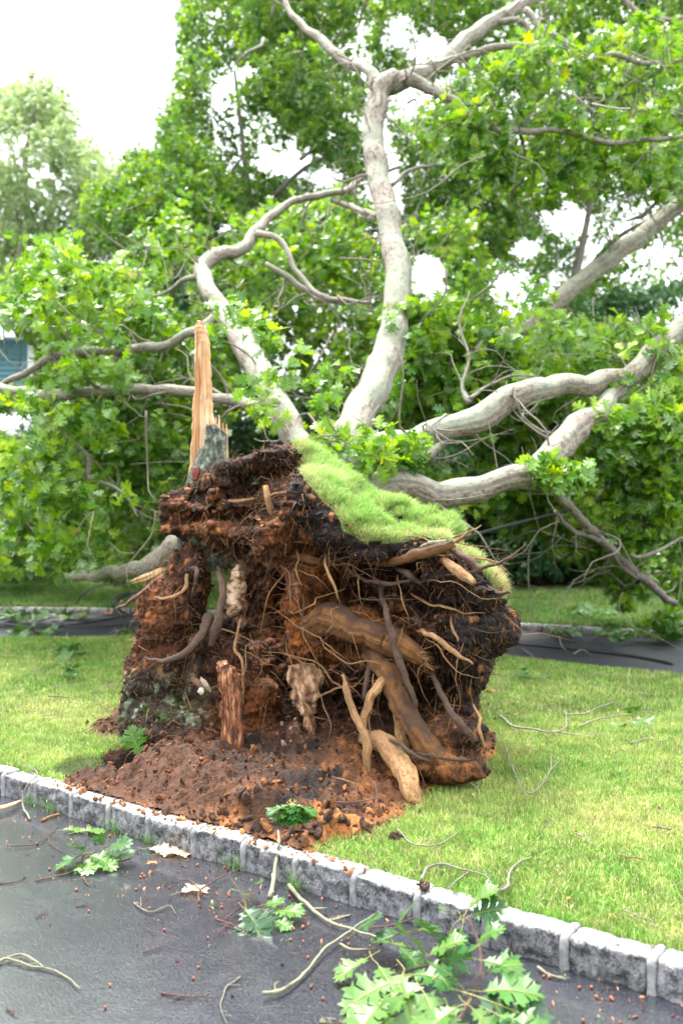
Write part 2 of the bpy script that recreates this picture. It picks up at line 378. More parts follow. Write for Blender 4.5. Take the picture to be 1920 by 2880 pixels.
def granite():
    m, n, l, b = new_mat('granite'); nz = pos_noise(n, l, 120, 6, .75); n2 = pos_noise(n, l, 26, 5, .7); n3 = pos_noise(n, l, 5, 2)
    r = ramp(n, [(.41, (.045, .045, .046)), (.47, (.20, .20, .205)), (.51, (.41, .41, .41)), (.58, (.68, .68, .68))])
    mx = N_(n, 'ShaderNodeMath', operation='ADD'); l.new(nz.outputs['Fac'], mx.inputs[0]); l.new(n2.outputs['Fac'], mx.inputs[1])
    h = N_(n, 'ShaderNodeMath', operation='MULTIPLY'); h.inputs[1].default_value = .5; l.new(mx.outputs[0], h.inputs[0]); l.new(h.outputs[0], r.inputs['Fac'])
    # shade is put into Col: darker on the cleft street face, lighter on top
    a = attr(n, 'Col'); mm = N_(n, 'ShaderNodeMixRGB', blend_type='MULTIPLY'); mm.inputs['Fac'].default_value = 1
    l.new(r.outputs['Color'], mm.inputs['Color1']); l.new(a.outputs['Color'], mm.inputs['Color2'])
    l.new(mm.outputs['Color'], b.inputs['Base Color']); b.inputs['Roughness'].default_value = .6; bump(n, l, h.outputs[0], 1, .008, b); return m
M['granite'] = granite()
def simple_noise_mat(name, stops, scale=20, rough=.8, bs=.4, bd=.01, vec_scale=None):
    m, n, l, b = new_mat(name)
    vec = None
    if vec_scale:
        g = n.new('ShaderNodeNewGeometry'); mp = n.new('ShaderNodeMapping'); mp.inputs['Scale'].default_value = vec_scale; l.new(g.outputs['Position'], mp.inputs['Vector']); vec = mp.outputs['Vector']
    nz = pos_noise(n, l, scale, 6, .65, vec); r = ramp(n, stops); l.new(nz.outputs['Fac'], r.inputs['Fac']); l.new(r.outputs['Color'], b.inputs['Base Color'])
    b.inputs['Roughness'].default_value = rough; bump(n, l, nz.outputs['Fac'], bs, bd, b); return m
M['mortar'] = simple_noise_mat('mortar', [(.35, (.12, .12, .12)), (.6, (.27, .27, .27))], 30, .8)
M['fresh_wood'] = simple_noise_mat('fresh_wood', [(.36, (.36, .15, .055)), (.46, (.50, .27, .12)), (.56, (.62, .41, .23)), (.72, (.70, .54, .36))], 5, .6, .8, .02, (7, 7, .35))
M['orange_wood'] = simple_noise_mat('orange_wood', [(.36, (.28, .10, .03)), (.5, (.44, .20, .07)), (.7, (.58, .34, .16))], 5, .6, .8, .02, (9, 9, .35))
M['pink_wood'] = simple_noise_mat('pink_wood', [(.38, (.05, .02, .009)), (.5, (.25, .12, .055)), (.62, (.55, .36, .22))], 22, .7, .8, .012, (1, 1, .5))
M['sunlit_tone_wood'] = simple_noise_mat('sunlit_tone_wood', [(.42, (.13, .055, .025)), (.5, (.50, .32, .19)), (.65, (.76, .59, .43))], 16, .7, .8, .012, (1, 1, 1.6))  # pale wood brightened: daylight reaching the hollow is put into its colour
M['rot_wood'] = simple_noise_mat('rot_wood', [(.38, (.025, .008, .004)), (.48, (.13, .038, .011)), (.56, (.28, .10, .03)), (.68, (.55, .32, .15))], 10, .7, .9, .015, (5, 5, 1))
M['stump_bark'] = simple_noise_mat('stump_bark', [(.36, (.018, .018, .016)), (.47, (.06, .065, .055)), (.54, (.11, .13, .085)), (.62, (.26, .31, .21)), (.8, (.4, .44, .33))], 24, .9, 1, .02, (1, 1, .7))
M['wet_wood_red'] = simple_noise_mat('wet_wood_red', [(.3, (.04, .008, .004)), (.7, (.22, .035, .012))], 30, .4)
M['fungus'] = simple_noise_mat('fungus', [(.35, (.3, .2, .12)), (.55, (.62, .5, .38)), (.75, (.85, .8, .7))], 30, .7)
M['acorn'] = simple_noise_mat('acorn', [(.3, (.12, .025, .012)), (.7, (.34, .10, .03))], 60, .35)
M['mulch'] = simple_noise_mat('mulch', [(.3, (.03, .018, .012)), (.7, (.13, .07, .045))], 30, .95, 1, .05)
M['siding'] = simple_noise_mat('siding', [(.3, (.09, .22, .25)), (.7, (.12, .27, .30))], 3, .6, .1)
M['white_trim'] = simple_noise_mat('white_trim', [(.3, (.7, .71, .72)), (.7, (.8, .8, .8))], 3, .5, .1)
M['shingle'] = simple_noise_mat('shingle', [(.3, (.25, .26, .29)), (.7, (.42, .43, .47))], 12, .9, .6, .02, (1, 1, 8))

# ------------------------------------------------------------------ kerb line and ground
JOINTS = [(-1.91, 5.62), (-1.67, 5.44), (-1.42, 5.23), (-1.18, 5.03), (-.94, 4.83), (-.69, 4.63), (-.44, 4.45), (-.20, 4.25), (.045, 4.05), (.29, 3.86), (.53, 3.67), (.777, 3.485), (1.025, 3.30)]
for k in range(5): JOINTS.insert(0, (JOINTS[0][0] - .25, JOINTS[0][1] + .17 - .01 * k))
for k in range(4): JOINTS.append((JOINTS[-1][0] + .25, JOINTS[-1][1] - .183))
KX = np.array([j[0] for j in JOINTS]); KY = np.array([j[1] for j in JOINTS]); KH = .125
def kerb_y(x):      # front face of the kerb
    x = np.asarray(x, float); y = np.interp(x, KX, KY)
    y = np.where(x < KX[0], KY[0] + (KX[0] - x) * .5, y); return np.where(x > KX[-1], KY[-1] - (x - KX[-1]) * .7, y)
KW = .115
def near_edge(x): x = np.clip(x, -7, 6); return 11.0 - .43 * x - .07 * x * x
def far_edge(x): x = np.clip(x, -9, 9); return 14.5 - .38 * x - .03 * x * x

def grid_mesh(name, X, Y, Z, mat, keep=None, col=None, parent=None):
    nx, ny = X.shape; V = np.stack([X, Y, Z], -1).reshape(-1, 3)
    a = (np.arange(nx - 1)[:, None] * ny + np.arange(ny - 1)[None, :]).ravel()
    q = np.stack([a, a + ny, a + ny + 1, a + 1], 1)
    if keep is not None:
        kf = keep.ravel(); q = q[kf[q].all(1)]
        used = np.zeros(len(V), bool); used[q] = True; mp = np.cumsum(used) - 1; V = V[used]; q = mp[q]
        if col is not None: col = col.reshape(-1, 3)[used]
    return mesh_np(name, V, q, np.full(len(q), 4), mat, parent, True, col=None if col is None else col.reshape(-1, 3))

# base ground to the horizon
xs = np.linspace(-300, 300, 61); ys = np.linspace(-30, 500, 61); X, Y = np.meshgrid(xs, ys, indexing='ij')
tag(grid_mesh('ground', X, Y, np.full(X.shape, -.06), M['turf']), kind='structure')
# driveway in front of the kerb
xs = np.linspace(-9, 7, 60); t = np.linspace(0, 1, 40); X = xs[:, None] + 0 * t[None, :]; Y = -3 + (kerb_y(xs) + .03 + 3)[:, None] * t[None, :]
tag(grid_mesh('driveway', X, Y, 0 * X, M['wet_asphalt']), kind='structure')
# road behind the lawn
xs = np.linspace(-40, 40, 120); t = np.linspace(0, 1, 12); X = xs[:, None] + 0 * t[None, :]
Y = (near_edge(xs) - .3)[:, None] * (1 - t[None, :]) + (far_edge(xs) + .1)[:, None] * t[None, :]
tag(grid_mesh('road', X, Y, 0 * X + .002, M['dry_asphalt']), kind='structure')

SOIL_PX = [(345, 1990), (300, 2025), (225, 2070), (330, 2085), (385, 2105), (300, 2118), (225, 2165), (160, 2215), (240, 2255), (420, 2305), (560, 2352), (690, 2390), (860, 2415), (905, 2365), (1000, 2345), (1110, 2300), (1165, 2262), (1215, 2215), (1320, 2172), (1385, 2120), (1395, 2075), (1330, 2010), (1200, 1985), (900, 1950), (600, 1940)]
SOIL_W = [tuple(G(x, y, .12)[:2]) for x, y in SOIL_PX]
def soil_d(x, y):
    sh = np.shape(x); x = np.ravel(x); y = np.ravel(y); P = np.stack([x, y, 0 * x], 1)
    return (poly_dist(x, y, SOIL_W) + .055 * fbm(P, 4.5, 2, 91) + .03 * vnoise(P, 17, 92)).reshape(sh)
PITS = [(G(300, 2158, .12)[:2], .24, .30), (G(370, 2130, .12)[:2], .15, .22)]
def pit_depth(x, y):
    d = 0
    for c, r, h in PITS: d = d + h * smooth01(1.35 - np.hypot((x - c[0]) / 1.1, (y - c[1]) * 1.0) / r)
    return d
def lawn_z(x, y):
    P = np.stack([x, y, 0 * x], -1).reshape(-1, 3)
    z = .115 + (.03 * fbm(P, .8, 2, 3) + .008 * fbm(P, 6, 2, 4)).reshape(x.shape)
    z = np.where(y - kerb_y(x) < .35, .112 + (z - .112) * np.clip((y - kerb_y(x) - .1) / .25, 0, 1), z)
    return z
def soil_z(x, y):
    P = np.stack([x, y, 0 * x], -1).reshape(-1, 3); d = soil_d(x, y)
    z = .115 + .13 * smooth01(d / .55) + .012
    rough = .05 * fbm(P, 4, 3, 21) + .035 * ridged(P, 9, 3, 22) + .022 * ridged(P, 24, 2, 24) + .014 * fbm(P, 45, 2, 23)
    # broken clods along the front right lip
    c = G(960, 2335, .15)[:2]; z = z + .10 * np.exp(-(((x - c[0]) / .38) ** 2 + ((y - c[1]) / .13) ** 2))
    c = G(720, 2330, .15)[:2]; z = z + .06 * np.exp(-(((x - c[0]) / .2) ** 2 + ((y - c[1]) / .1) ** 2))
    z = z + rough.reshape(x.shape) * np.clip(d / .12 + .35, .1, 1.25) - pit_depth(x, y)
    kd = y - kerb_y(x) - KW; z = np.where(kd < .10, np.minimum(z, KH + .012 + .012 * fbm(P, 14, 2, 27).reshape(x.shape) + .5 * np.clip(kd, 0, 1)), z)
    return np.where(d < 0, z + d * 1.6, z), d
# lawn (near), finely gridded round the torn soil
def lawn_grid(xs, n):
    t = np.linspace(0, 1, n); X = xs[:, None] + 0 * t[None, :]
    y0 = kerb_y(xs) + KW - .01; y1 = near_edge(xs); Y = y0[:, None] + (y1 - y0)[:, None] * (t[None, :] ** 1.25)
    Z = lawn_z(X, Y); d = soil_d(X, Y)
    Z = Z - .28 * smooth01((d - .0) / .07) - pit_depth(X, Y) * .6
    Z[:, -1] = -.03
    return X, Y, Z
xs = np.concatenate([np.linspace(-30, -3.2, 30), np.arange(-3.15, 3.2, .035), np.linspace(3.3, 30, 30)])
X, Y, Z = lawn_grid(xs, 260); tag(grid_mesh('lawn', X, Y, Z, M['turf']), kind='structure')
# bare soil
gx = np.arange(-2.2, 1.5, .013); gy = np.arange(4.2, 8.2, .013); X, Y = np.meshgrid(gx, gy, indexing='ij')
Z, D = soil_z(X, Y); keep = (D > -.1) & (Y > kerb_y(X) + KW * .82)
P3 = np.stack([X, Y, Z], -1).reshape(-1, 3)
px, py = prj(P3)
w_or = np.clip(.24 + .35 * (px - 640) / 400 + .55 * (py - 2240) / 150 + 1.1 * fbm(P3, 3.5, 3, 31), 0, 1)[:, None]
w_dk = np.clip(fbm(P3, 4, 3, 32) * 1.8 + .05 + 1.2 * (pit_depth(X, Y).ravel() > .05), 0, 1)[:, None]  # the pits are painted darker: shade of the hollow put into the soil colour
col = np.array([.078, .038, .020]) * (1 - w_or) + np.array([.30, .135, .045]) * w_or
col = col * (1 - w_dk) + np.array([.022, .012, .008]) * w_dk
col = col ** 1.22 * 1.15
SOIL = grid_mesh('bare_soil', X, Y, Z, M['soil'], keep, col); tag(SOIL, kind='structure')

# far verge rising gently to the hedge
xs = np.linspace(-60, 60, 160); t = np.linspace(0, 1, 60); X = xs[:, None] + 0 * t[None, :]; y0 = far_edge(xs) + .12
Y = y0[:, None] + (70 - y0)[:, None] * t[None, :] ** 2.2; Z = .10 + .035 * (Y - y0[:, None]).clip(0, 12)
def verge_z(x, y): return .10 + .035 * np.clip(y - far_edge(x) - .12, 0, 12)
tag(grid_mesh('verge', X, Y, Z, M['turf']), kind='structure')
# mulch bed under the shrubs
xs = np.linspace(1.6, 16, 60); t = np.linspace(0, 1, 14); X = xs[:, None] + 0 * t[None, :]; Y = (18.4 - .25 * xs + .2 * np.sin(xs * 2.1))[:, None] + 3.5 * t[None, :]
tag(grid_mesh('mulch_bed', X, Y, verge_z(X, Y) + .02 + .03 * fbm(np.stack([X, Y, 0 * X], -1).reshape(-1, 3), 4, 2).reshape(X.shape), M['mulch']), kind='structure')

# ------------------------------------------------------------------ kerbs
def box_grid(p0, p1, width, h, zb, n=(14, 7, 8), inset=.008, seed=0., amp=.006, gap=.017):
    """a split-faced stone between two joints: closed box surface, displaced"""
    p0 = np.array([*p0, 0.]); p1 = np.array([*p1, 0.]); ax = p1 - p0; L = np.linalg.norm(ax); ax /= L; nn = np.array([-ax[1], ax[0], 0])
    if nn[1] < 0: nn = -nn
    vid = {}; V = []; quads = []; Fc = []
    def v(i, j, k):
        key = (i, j, k)
        if key not in vid: vid[key] = len(V); V.append((i / n[0], j / n[1], k / n[2]))
        return vid[key]
    for i in range(n[0]):
        for j in range(n[1]):
            quads.append((v(i, j, n[2]), v(i + 1, j, n[2]), v(i + 1, j + 1, n[2]), v(i, j + 1, n[2])))
    for i in range(n[0]):
        for k in range(n[2]):
            quads.append((v(i, 0, k), v(i + 1, 0, k), v(i + 1, 0, k + 1), v(i, 0, k + 1))); quads.append((v(i, n[1], k + 1), v(i + 1, n[1], k + 1), v(i + 1, n[1], k), v(i, n[1], k)))
    for j in range(n[1]):
        for k in range(n[2]):
            quads.append((v(0, j + 1, k), v(0, j, k), v(0, j, k + 1), v(0, j + 1, k + 1))); quads.append((v(n[0], j, k), v(n[0], j + 1, k), v(n[0], j + 1, k + 1), v(n[0], j, k + 1)))
    V = np.array(V); a = gap + (L - 2 * gap) * V[:, 0]; w = width * V[:, 1]; z = zb + (h - zb) * V[:, 2]
    W = p0 + ax * a[:, None] + nn * w[:, None]; W[:, 2] = z
    c = np.abs(V * 2 - 1); e = np.sort(c, axis=1)[:, 1]                       # near an edge when the 2 largest are ~1
    cen = W.mean(0); W = cen + (W - cen) * (1 - .035 * smooth01((e - .72) / .28))[:, None]
    nf = np.zeros_like(W); nf += -nn * (V[:, 1] < .01)[:, None]; nf += np.array([0, 0, 1]) * (V[:, 2] > .99)[:, None]
    top = V[:, 2] > .99
    dn = fbm(W, 22, 4, seed); W = W + norm(nf + 1e-6) * ((dn * np.where(top, amp * .7, amp * 1.8))[:, None]) + np.stack([fbm(W, 30, 2, seed + 3)] * 3, 1) * .003
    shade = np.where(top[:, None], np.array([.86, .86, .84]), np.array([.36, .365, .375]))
    
    return W, np.array(quads), shade
kerb = empty('granite_kerb', (0, 4.1, 0)); tag(kerb, 'near kerb of pale split granite blocks edging the wet asphalt driveway', 'kerb')
for i in range(len(JOINTS) - 1):
    hh = KH + random.uniform(-.006, .006)
    W, q, sh = box_grid(JOINTS[i], JOINTS[i + 1], KW + random.uniform(-.005, .006), hh, -.05, n=(22, 9, 12), seed=i * 3.3, amp=.013)
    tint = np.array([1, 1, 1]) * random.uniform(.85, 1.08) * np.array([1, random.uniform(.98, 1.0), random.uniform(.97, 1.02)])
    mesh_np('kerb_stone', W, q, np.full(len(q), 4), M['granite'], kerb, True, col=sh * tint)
for i in range(1, len(JOINTS) - 1):
    j = JOINTS[i]; a = np.array([JOINTS[i + 1][0] - JOINTS[i - 1][0], JOINTS[i + 1][1] - JOINTS[i - 1][1]]); a /= np.linalg.norm(a); nn = np.array([-a[1], a[0]])
    j3 = np.array([*j, 0]); n3 = np.array([*nn, 0]); a3 = np.array([*a, 0])
    # raised ribbon joint: a bead that runs up the face and over the top
    prof = [(.011, -.03), (.010, .02), (.010, KH * .6), (.011, KH - .022), (.024, KH - .012), (.05, KH - .011), (KW - .01, KH - .013)]
    Pj = [j3 + n3 * u + np.array([0, 0, z]) + a3 * random.uniform(-.0015, .0015) for u, z in prof]
    one_tube('mortar_joint', M['mortar'], kerb, Pj, [.019] * len(Pj), sides=12, step=.01, rough=.22, freq=35)
fk = empty('far_granite_kerb', (0, 14.5, 0)); tag(fk, 'far kerb of whitish stone blocks along the opposite side of the road', 'kerb')
x = -8.0
while x < 8:
    x2 = x + .33 + random.uniform(-.04, .04); a = (x, float(far_edge(x))); b = (x2, float(far_edge(x2)))
    W, q, sh = box_grid(a, b, .13, .10, -.05, n=(6, 3, 3), seed=x, amp=.01, gap=.008)
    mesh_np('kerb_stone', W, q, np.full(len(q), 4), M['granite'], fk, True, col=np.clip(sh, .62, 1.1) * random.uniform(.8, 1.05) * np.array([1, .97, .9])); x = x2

# ------------------------------------------------------------------ grass
def grass_patch(name, XY, zf, h, w, colf, parent=None, lean=None, base=None, up=None, segs=2):
    N = len(XY) if base is None else len(base)
    B = np.stack([XY[:, 0], XY[:, 1], zf], 1) if base is None else base
    th = RNG.uniform(0, 2 * math.pi, N); d = np.stack([np.cos(th), np.sin(th), 0 * th], 1); side = np.stack([-np.sin(th), np.cos(th), 0 * th], 1)
    U = np.array([0, 0, 1.0])[None, :] if up is None else up
    H = (h * RNG.uniform(.5, 1.25, N))[:, None]; ln = RNG.uniform(.1, 1.0, N)[:, None]
    if lean is not None: d = norm(d + lean)
    ph = RNG.uniform(0, math.pi, N)[:, None]; face = side * np.cos(ph) + d * np.sin(ph) * .8
    Wd = (w * RNG.uniform(.7, 1.3, N))[:, None] * .5
    m = B + U * H * .55 + d * H * .22 * ln; tip = B + U * H * (1 - .3 * ln) + d * H * .75 * ln
    V = np.stack([B - face * Wd, B + face * Wd, m + face * Wd * .8, m - face * Wd * .8, tip], 1).reshape(-1, 3)
    b5 = np.arange(N)[:, None] * 5; loops = np.concatenate([b5 + 0, b5 + 1, b5 + 2, b5 + 3, b5 + 3, b5 + 2, b5 + 4], 1).ravel()
    tot = np.tile([4, 3], N); c = colf(B); c = np.repeat(c, 5, 0)
    return mesh_np(name, V, loops, tot, M['grass'], parent, False, col=c)
def grass_col(B):
    n = len(B); w = np.clip(.38 + .8 * fbm(B, 1.3, 3, 40) + .55 * fbm(B, 9, 2, 41) + RNG.normal(0, .25, n), 0, 1)[:, None]
    for a_, b_, r_ in ((1440, 2115, .22), (1700, 2290, .35), (300, 2030, .4), (150, 1990, .5), (100, 2130, .3), (1250, 2420, .2)):
        c_ = G(a_, b_, .12); w = w + .55 * np.exp(-(((B[:, 0:1] - c_[0]) ** 2 + (B[:, 1:2] - c_[1]) ** 2) / r_ ** 2))
    w = np.clip(w, 0, 1.15)
    g = np.array([.12, .30, .028]); y = np.array([.38, .48, .11]); s = np.array([.50, .42, .21])
    c = g * (1 - w) + y * w; st = (RNG.random(n) < .10 + .12 * w[:, 0] + .45 * np.clip(w[:, 0] - .75, 0, 1))[:, None]; c = np.where(st, s, c)
    return c * (RNG.uniform(.6, 1.25, n) * (1 + .35 * fbm(B, 14, 2, 43)))[:, None]
def lawn_scatter(n, x0, x1, y0, y1):
    x = RNG.uniform(x0, x1, n); y = RNG.uniform(y0, y1, n)
    k = (y > kerb_y(x) + KW + .005) & (y < near_edge(x)) & (np.abs(x) < y * .36 + .4)
    x = x[k]; y = y[k]; d = soil_d(x, y); pt = pit_depth(x, y)
    edge = d; k = (edge < .015) & (pt < .03) | ((RNG.random(len(x)) < .16) & (d < .09) & (pt < .02)) | ((RNG.random(len(x)) < .02) & (d < .12) & (pt < .02))
    return np.stack([x[k], y[k]], 1)
A = lawn_scatter(520000, -3.4, 2.6, 3.2, 7.2); z = lawn_z(A[:, 0], A[:, 1]) - .004
tag(grass_patch('lawn_grass', A, z, .048, .0034, grass_col), 'short green and straw lawn grass on the near side of the road', 'grass', kind='stuff')
A = lawn_scatter(300000, -5.2, 5.2, 7.2, 12.4); z = lawn_z(A[:, 0], A[:, 1]) - .004
tag(grass_patch('lawn_grass', A, z, .046, .0055, grass_col), 'softly lit back strip of the near lawn beside the road', 'grass', kind='stuff')
n = 170000; x = RNG.uniform(-9, 9, n); y = far_edge(x) + .13 + RNG.uniform(0, 1, n) ** 1.3 * 6.5
k = ~((x > 1.6) & (y > 18.5 - .25 * x)); A = np.stack([x[k], y[k]], 1)
def verge_col(B): return grass_col(B) * np.array([.72, .85, .8])
tag(grass_patch('verge_grass', A, verge_z(A[:, 0], A[:, 1]) - .005, .06, .012, verge_col), 'green verge grass beyond the far kerb', 'grass', kind='stuff')
# tufts growing in the gutter against the kerb face
gut = []
for x0 in (-1.13, -.93, -.48, -.2, -1.7, -1.55): 
    m = 26; xx = RNG.normal(x0, .035, m); gut.append(np.stack([xx, kerb_y(xx) - .02 - np.abs(RNG.normal(0, .012, m)), 0 * xx], 1))
gut = np.vstack(gut)
tag(grass_patch('gutter_grass', None, None, .085, .0035, lambda B: np.array([.12, .27, .05]) * RNG.uniform(.7, 1.3, len(B))[:, None], base=gut), 'thin green grass sprouting between kerb and driveway', 'grass', kind='stuff')

# ------------------------------------------------------------------ root ball (distance field -> surface)
def plane_depth(px): return 6.5 - (px - 350) * .0009
def R_(px, py, off=0.0): return Q(px, py, plane_depth(px) - off)
ax_u = norm(R_(1350, 1440) - R_(350, 1440)); ax_u[2] = 0; ax_u = norm(ax_u); ax_w = np.array([ax_u[1], -ax_u[0], 0.])  # towards the viewer
if ax_w[1] > 0: ax_w = -ax_w
ORG = R_(850, 1440); ORG[2] = 0
FR = np.stack([ax_u, ax_w, np.array([0, 0, 1.])])        # rows: u, w, z
def to_uwz(P): return (np.asarray(P) - ORG) @ FR.T
def from_uwz(P): return P @ FR + ORG
PXM = 6.05 / F
H = .0155
u = np.arange(-1.35, 1.42, H); w = np.arange(-1.25, .75, H); zz = np.arange(.02, 2.2, H)
U3, W3, Z3 = np.meshgrid(u, w, zz, indexing='ij'); shp = U3.shape
U3 = U3.astype(np.float32); W3 = W3.astype(np.float32); Z3 = Z3.astype(np.float32)
PW = from_uwz(np.stack([U3.ravel(), W3.ravel(), Z3.ravel()], 1)).astype(np.float32)
WARP = (.045 * fbm(PW, 3.2, 2, 60)).reshape(shp).astype(np.float32)
FLD = np.full(shp, 1e3, dtype=np.float32)
def smin(a, b, k):
    h = np.clip(.5 + .5 * (b - a) / k, 0, 1); return b * (1 - h) + a * h - k * h * (1 - h)
def ell(px, py, off, rx, ry, rd, rot=0):
    c = to_uwz(R_(px, py, off)); rx *= PXM; ry *= PXM; a = math.radians(-rot); du = U3 - c[0]; dz = Z3 - c[2]
    x = du * math.cos(a) + dz * math.sin(a); z = -du * math.sin(a) + dz * math.cos(a)
    k = np.sqrt((x / rx) ** 2 + (z / ry) ** 2 + ((W3 - c[1]) / rd) ** 2); return (k - 1) * min(rx, ry, rd) * .9 + 0
def cap(a, b, ra, rb=None, flat=1.0):
    rb = ra if rb is None else rb; A = to_uwz(R_(*a)); B = to_uwz(R_(*b)); d = B - A; L2 = (d * d).sum()
    t = np.clip(((U3 - A[0]) * d[0] + (W3 - A[1]) * d[1] + (Z3 - A[2]) * d[2]) / L2, 0, 1)
    return np.sqrt((U3 - A[0] - t * d[0]) ** 2 + ((W3 - A[1] - t * d[1]) / flat) ** 2 + (Z3 - A[2] - t * d[2]) ** 2) - (ra + (rb - ra) * t) * PXM
def add(s, k=.05):
    global FLD; FLD = smin(FLD, s, k)
def sub(s, k=.04):
    global FLD; FLD = -smin(-FLD, s, k)
# back mass, tilted plate under the turf
add(ell(1030, 1790, -.92, 330, 330, .34)); add(ell(820, 1700, -.9, 230, 380, .28)); add(ell(930, 1480, -.5, 130, 160, .40)); add(cap((1080, 1560, -.3), (1300, 1700, -.4), 70, 80, 3.5)); add(cap((1290, 1700, -.4), (1240, 2000, -.35), 80, 80, 3.0))
add(ell(1120, 1600, -.42, 290, 110, .42, 24))
add(cap((815, 1292, -.12), (900, 1420, .12), 48, 75, 2.0)); add(cap((900, 1430, .12), (1060, 1545, .2), 62, 60, 2.2)); add(cap((1060, 1555, .2), (1230, 1545, .12), 58, 55, 2.4))
add(cap((1230, 1555, .08), (1340, 1650, -.02), 58, 58, 2.5)); add(cap((1320, 1660, -.05), (1360, 1765, -.02), 58, 62, 2.2)); add(cap((1350, 1770, 0), (1315, 1870, -.05), 66, 50, 2.0)); add(cap((1300, 1850, -.1), (1270, 2000, -.1), 60, 50, 2.2))
# upper left ledge
add(cap((508, 1402, .06), (640, 1338, .0), 20, 30, 3.2)); add(cap((640, 1340, .02), (800, 1280, -.04), 36, 46, 4.0)); add(cap((960, 1385, -.40), (1240, 1500, -.35), 46, 46, 3.0)); add(cap((830, 1290, -.30), (980, 1390, -.38), 48, 50, 3.0)); add(cap((500, 1430, .12), (650, 1420, .14), 26, 40, 2.4)); add(cap((650, 1400, .02), (800, 1370, -.05), 55, 70, 2.0))
add(cap((505, 1482, .14), (640, 1492, .16), 22, 34, 2.2)); add(cap((640, 1480, .12), (800, 1500, .12), 42, 62, 2.0)); add(ell(840, 1430, -.08, 110, 130, .30)); add(cap((600, 1520, .10), (740, 1560, .05), 26, 34))
# rotten centre
add(ell(860, 1640, -.02, 95, 150, .22)); add(ell(900, 1780, -.05, 130, 90, .24)); add(cap((880, 1775, .02), (1010, 1765, .16), 52, 56)); add(cap((1010, 1765, .16), (1170, 1845, .24), 54, 34), .03); add(cap((830, 1845, .06), (1090, 1870, .04), 38, 40, 1.6)); add(ell(760, 1850, -.2, 80, 100, .2))
add(ell(868, 1960, -.02, 45, 80, .12)); add(cap((700, 1940, .0), (760, 2120, -.05), 75, 95, 1.6))
# left column and its flared foot
add(cap((520, 1580, .10), (485, 1740, .12), 58, 82, 1.3)); add(cap((490, 1700, .10), (462, 1920, .10), 82, 96, 1.2)); add(cap((455, 1920, .10), (440, 2010, .12), 96, 102, 1.2)); add(cap((440, 1960, .1), (375, 2040, .15), 60, 42)); add(ell(540, 2040, .14, 180, 72, .38)); add(ell(600, 1900, .10, 75, 160, .2)); add(cap((640, 1780, .05), (620, 1990, .12), 60, 90))
add(ell(450, 1690, .22, 48, 85, .12))
# base
add(ell(900, 2190, -.15, 440, 80, .6)); add(ell(1225, 2105, .12, 72, 70, .2)); add(ell(1310, 2075, .05, 52, 50, .15)); add(ell(1255, 2150, .15, 85, 42, .2)); add(ell(700, 2120, .1, 110, 60, .3))
# hollows
sub(ell(710, 1660, .15, 70, 135, .50)); sub(ell(680, 1690, .0, 34, 75, 1.6)); sub(ell(1000, 1985, .12, 140, 76, .75)); sub(ell(1060, 1930, .2, 60, 50, .4)); sub(ell(770, 2045, .16, 55, 80, .26)); sub(ell(1170, 1675, .05, 170, 85, .60, 15)); sub(ell(1130, 1950, .05, 150, 90, .5)); sub(ell(720, 1850, .12, 50, 80, .3)); sub(ell(1120, 2090, .25, 70, 80, .35)); sub(ell(700, 1365, .22, 120, 24, .22, -24)); sub(ell(560, 1458, .3, 70, 10, .2, 0)); sub(ell(738, 1800, .12, 55, 150, .62)); sub(ell(930, 1905, .3, 90, 22, .2)); sub(ell(880, 2060, .2, 60, 50, .3)); sub(ell(980, 2130, .3, 100, 40, .35)); sub(ell(1240, 1900, .1, 60, 110, .2)); sub(ell(690, 1560, .25, 80, 30, .15))
near = np.abs(FLD) < .16; idx = np.nonzero(near.ravel())[0]; Pn = PW[idx]
Pa = Pn * np.array([.7, .7, 1.35], np.float32); nz = .070 * fbm(Pn, 3.4, 2, 61) * np.where(Pn[:, 2] > 1.6, .55, 1) + .042 * ridged(Pa, 7, 3, 62) + .026 * fbm(Pa, 19, 2, 63)
gm = np.exp(-(((Pn @ FR[0] - ORG @ FR[0] - .08) / .35) ** 2)) * smooth01((1.5 - Pn[:, 2]) / .2); nz = nz + gm * .045 * ridged(Pn * np.array([1.6, 1.6, .45], np.float32), 6, 2, 66) + gm * .02 * ridged(Pn * np.array([2, 2, .5], np.float32), 16, 2, 67)
FLD = FLD + WARP; ff = FLD.ravel(); ff[idx] += nz.astype(np.float32); FLD = ff.reshape(shp)
FLD[:, :, 0] = 1; FLD[:, :, -1] = 1; FLD[0] = 1; FLD[-1] = 1; FLD[:, 0] = 1; FLD[:, -1] = 1

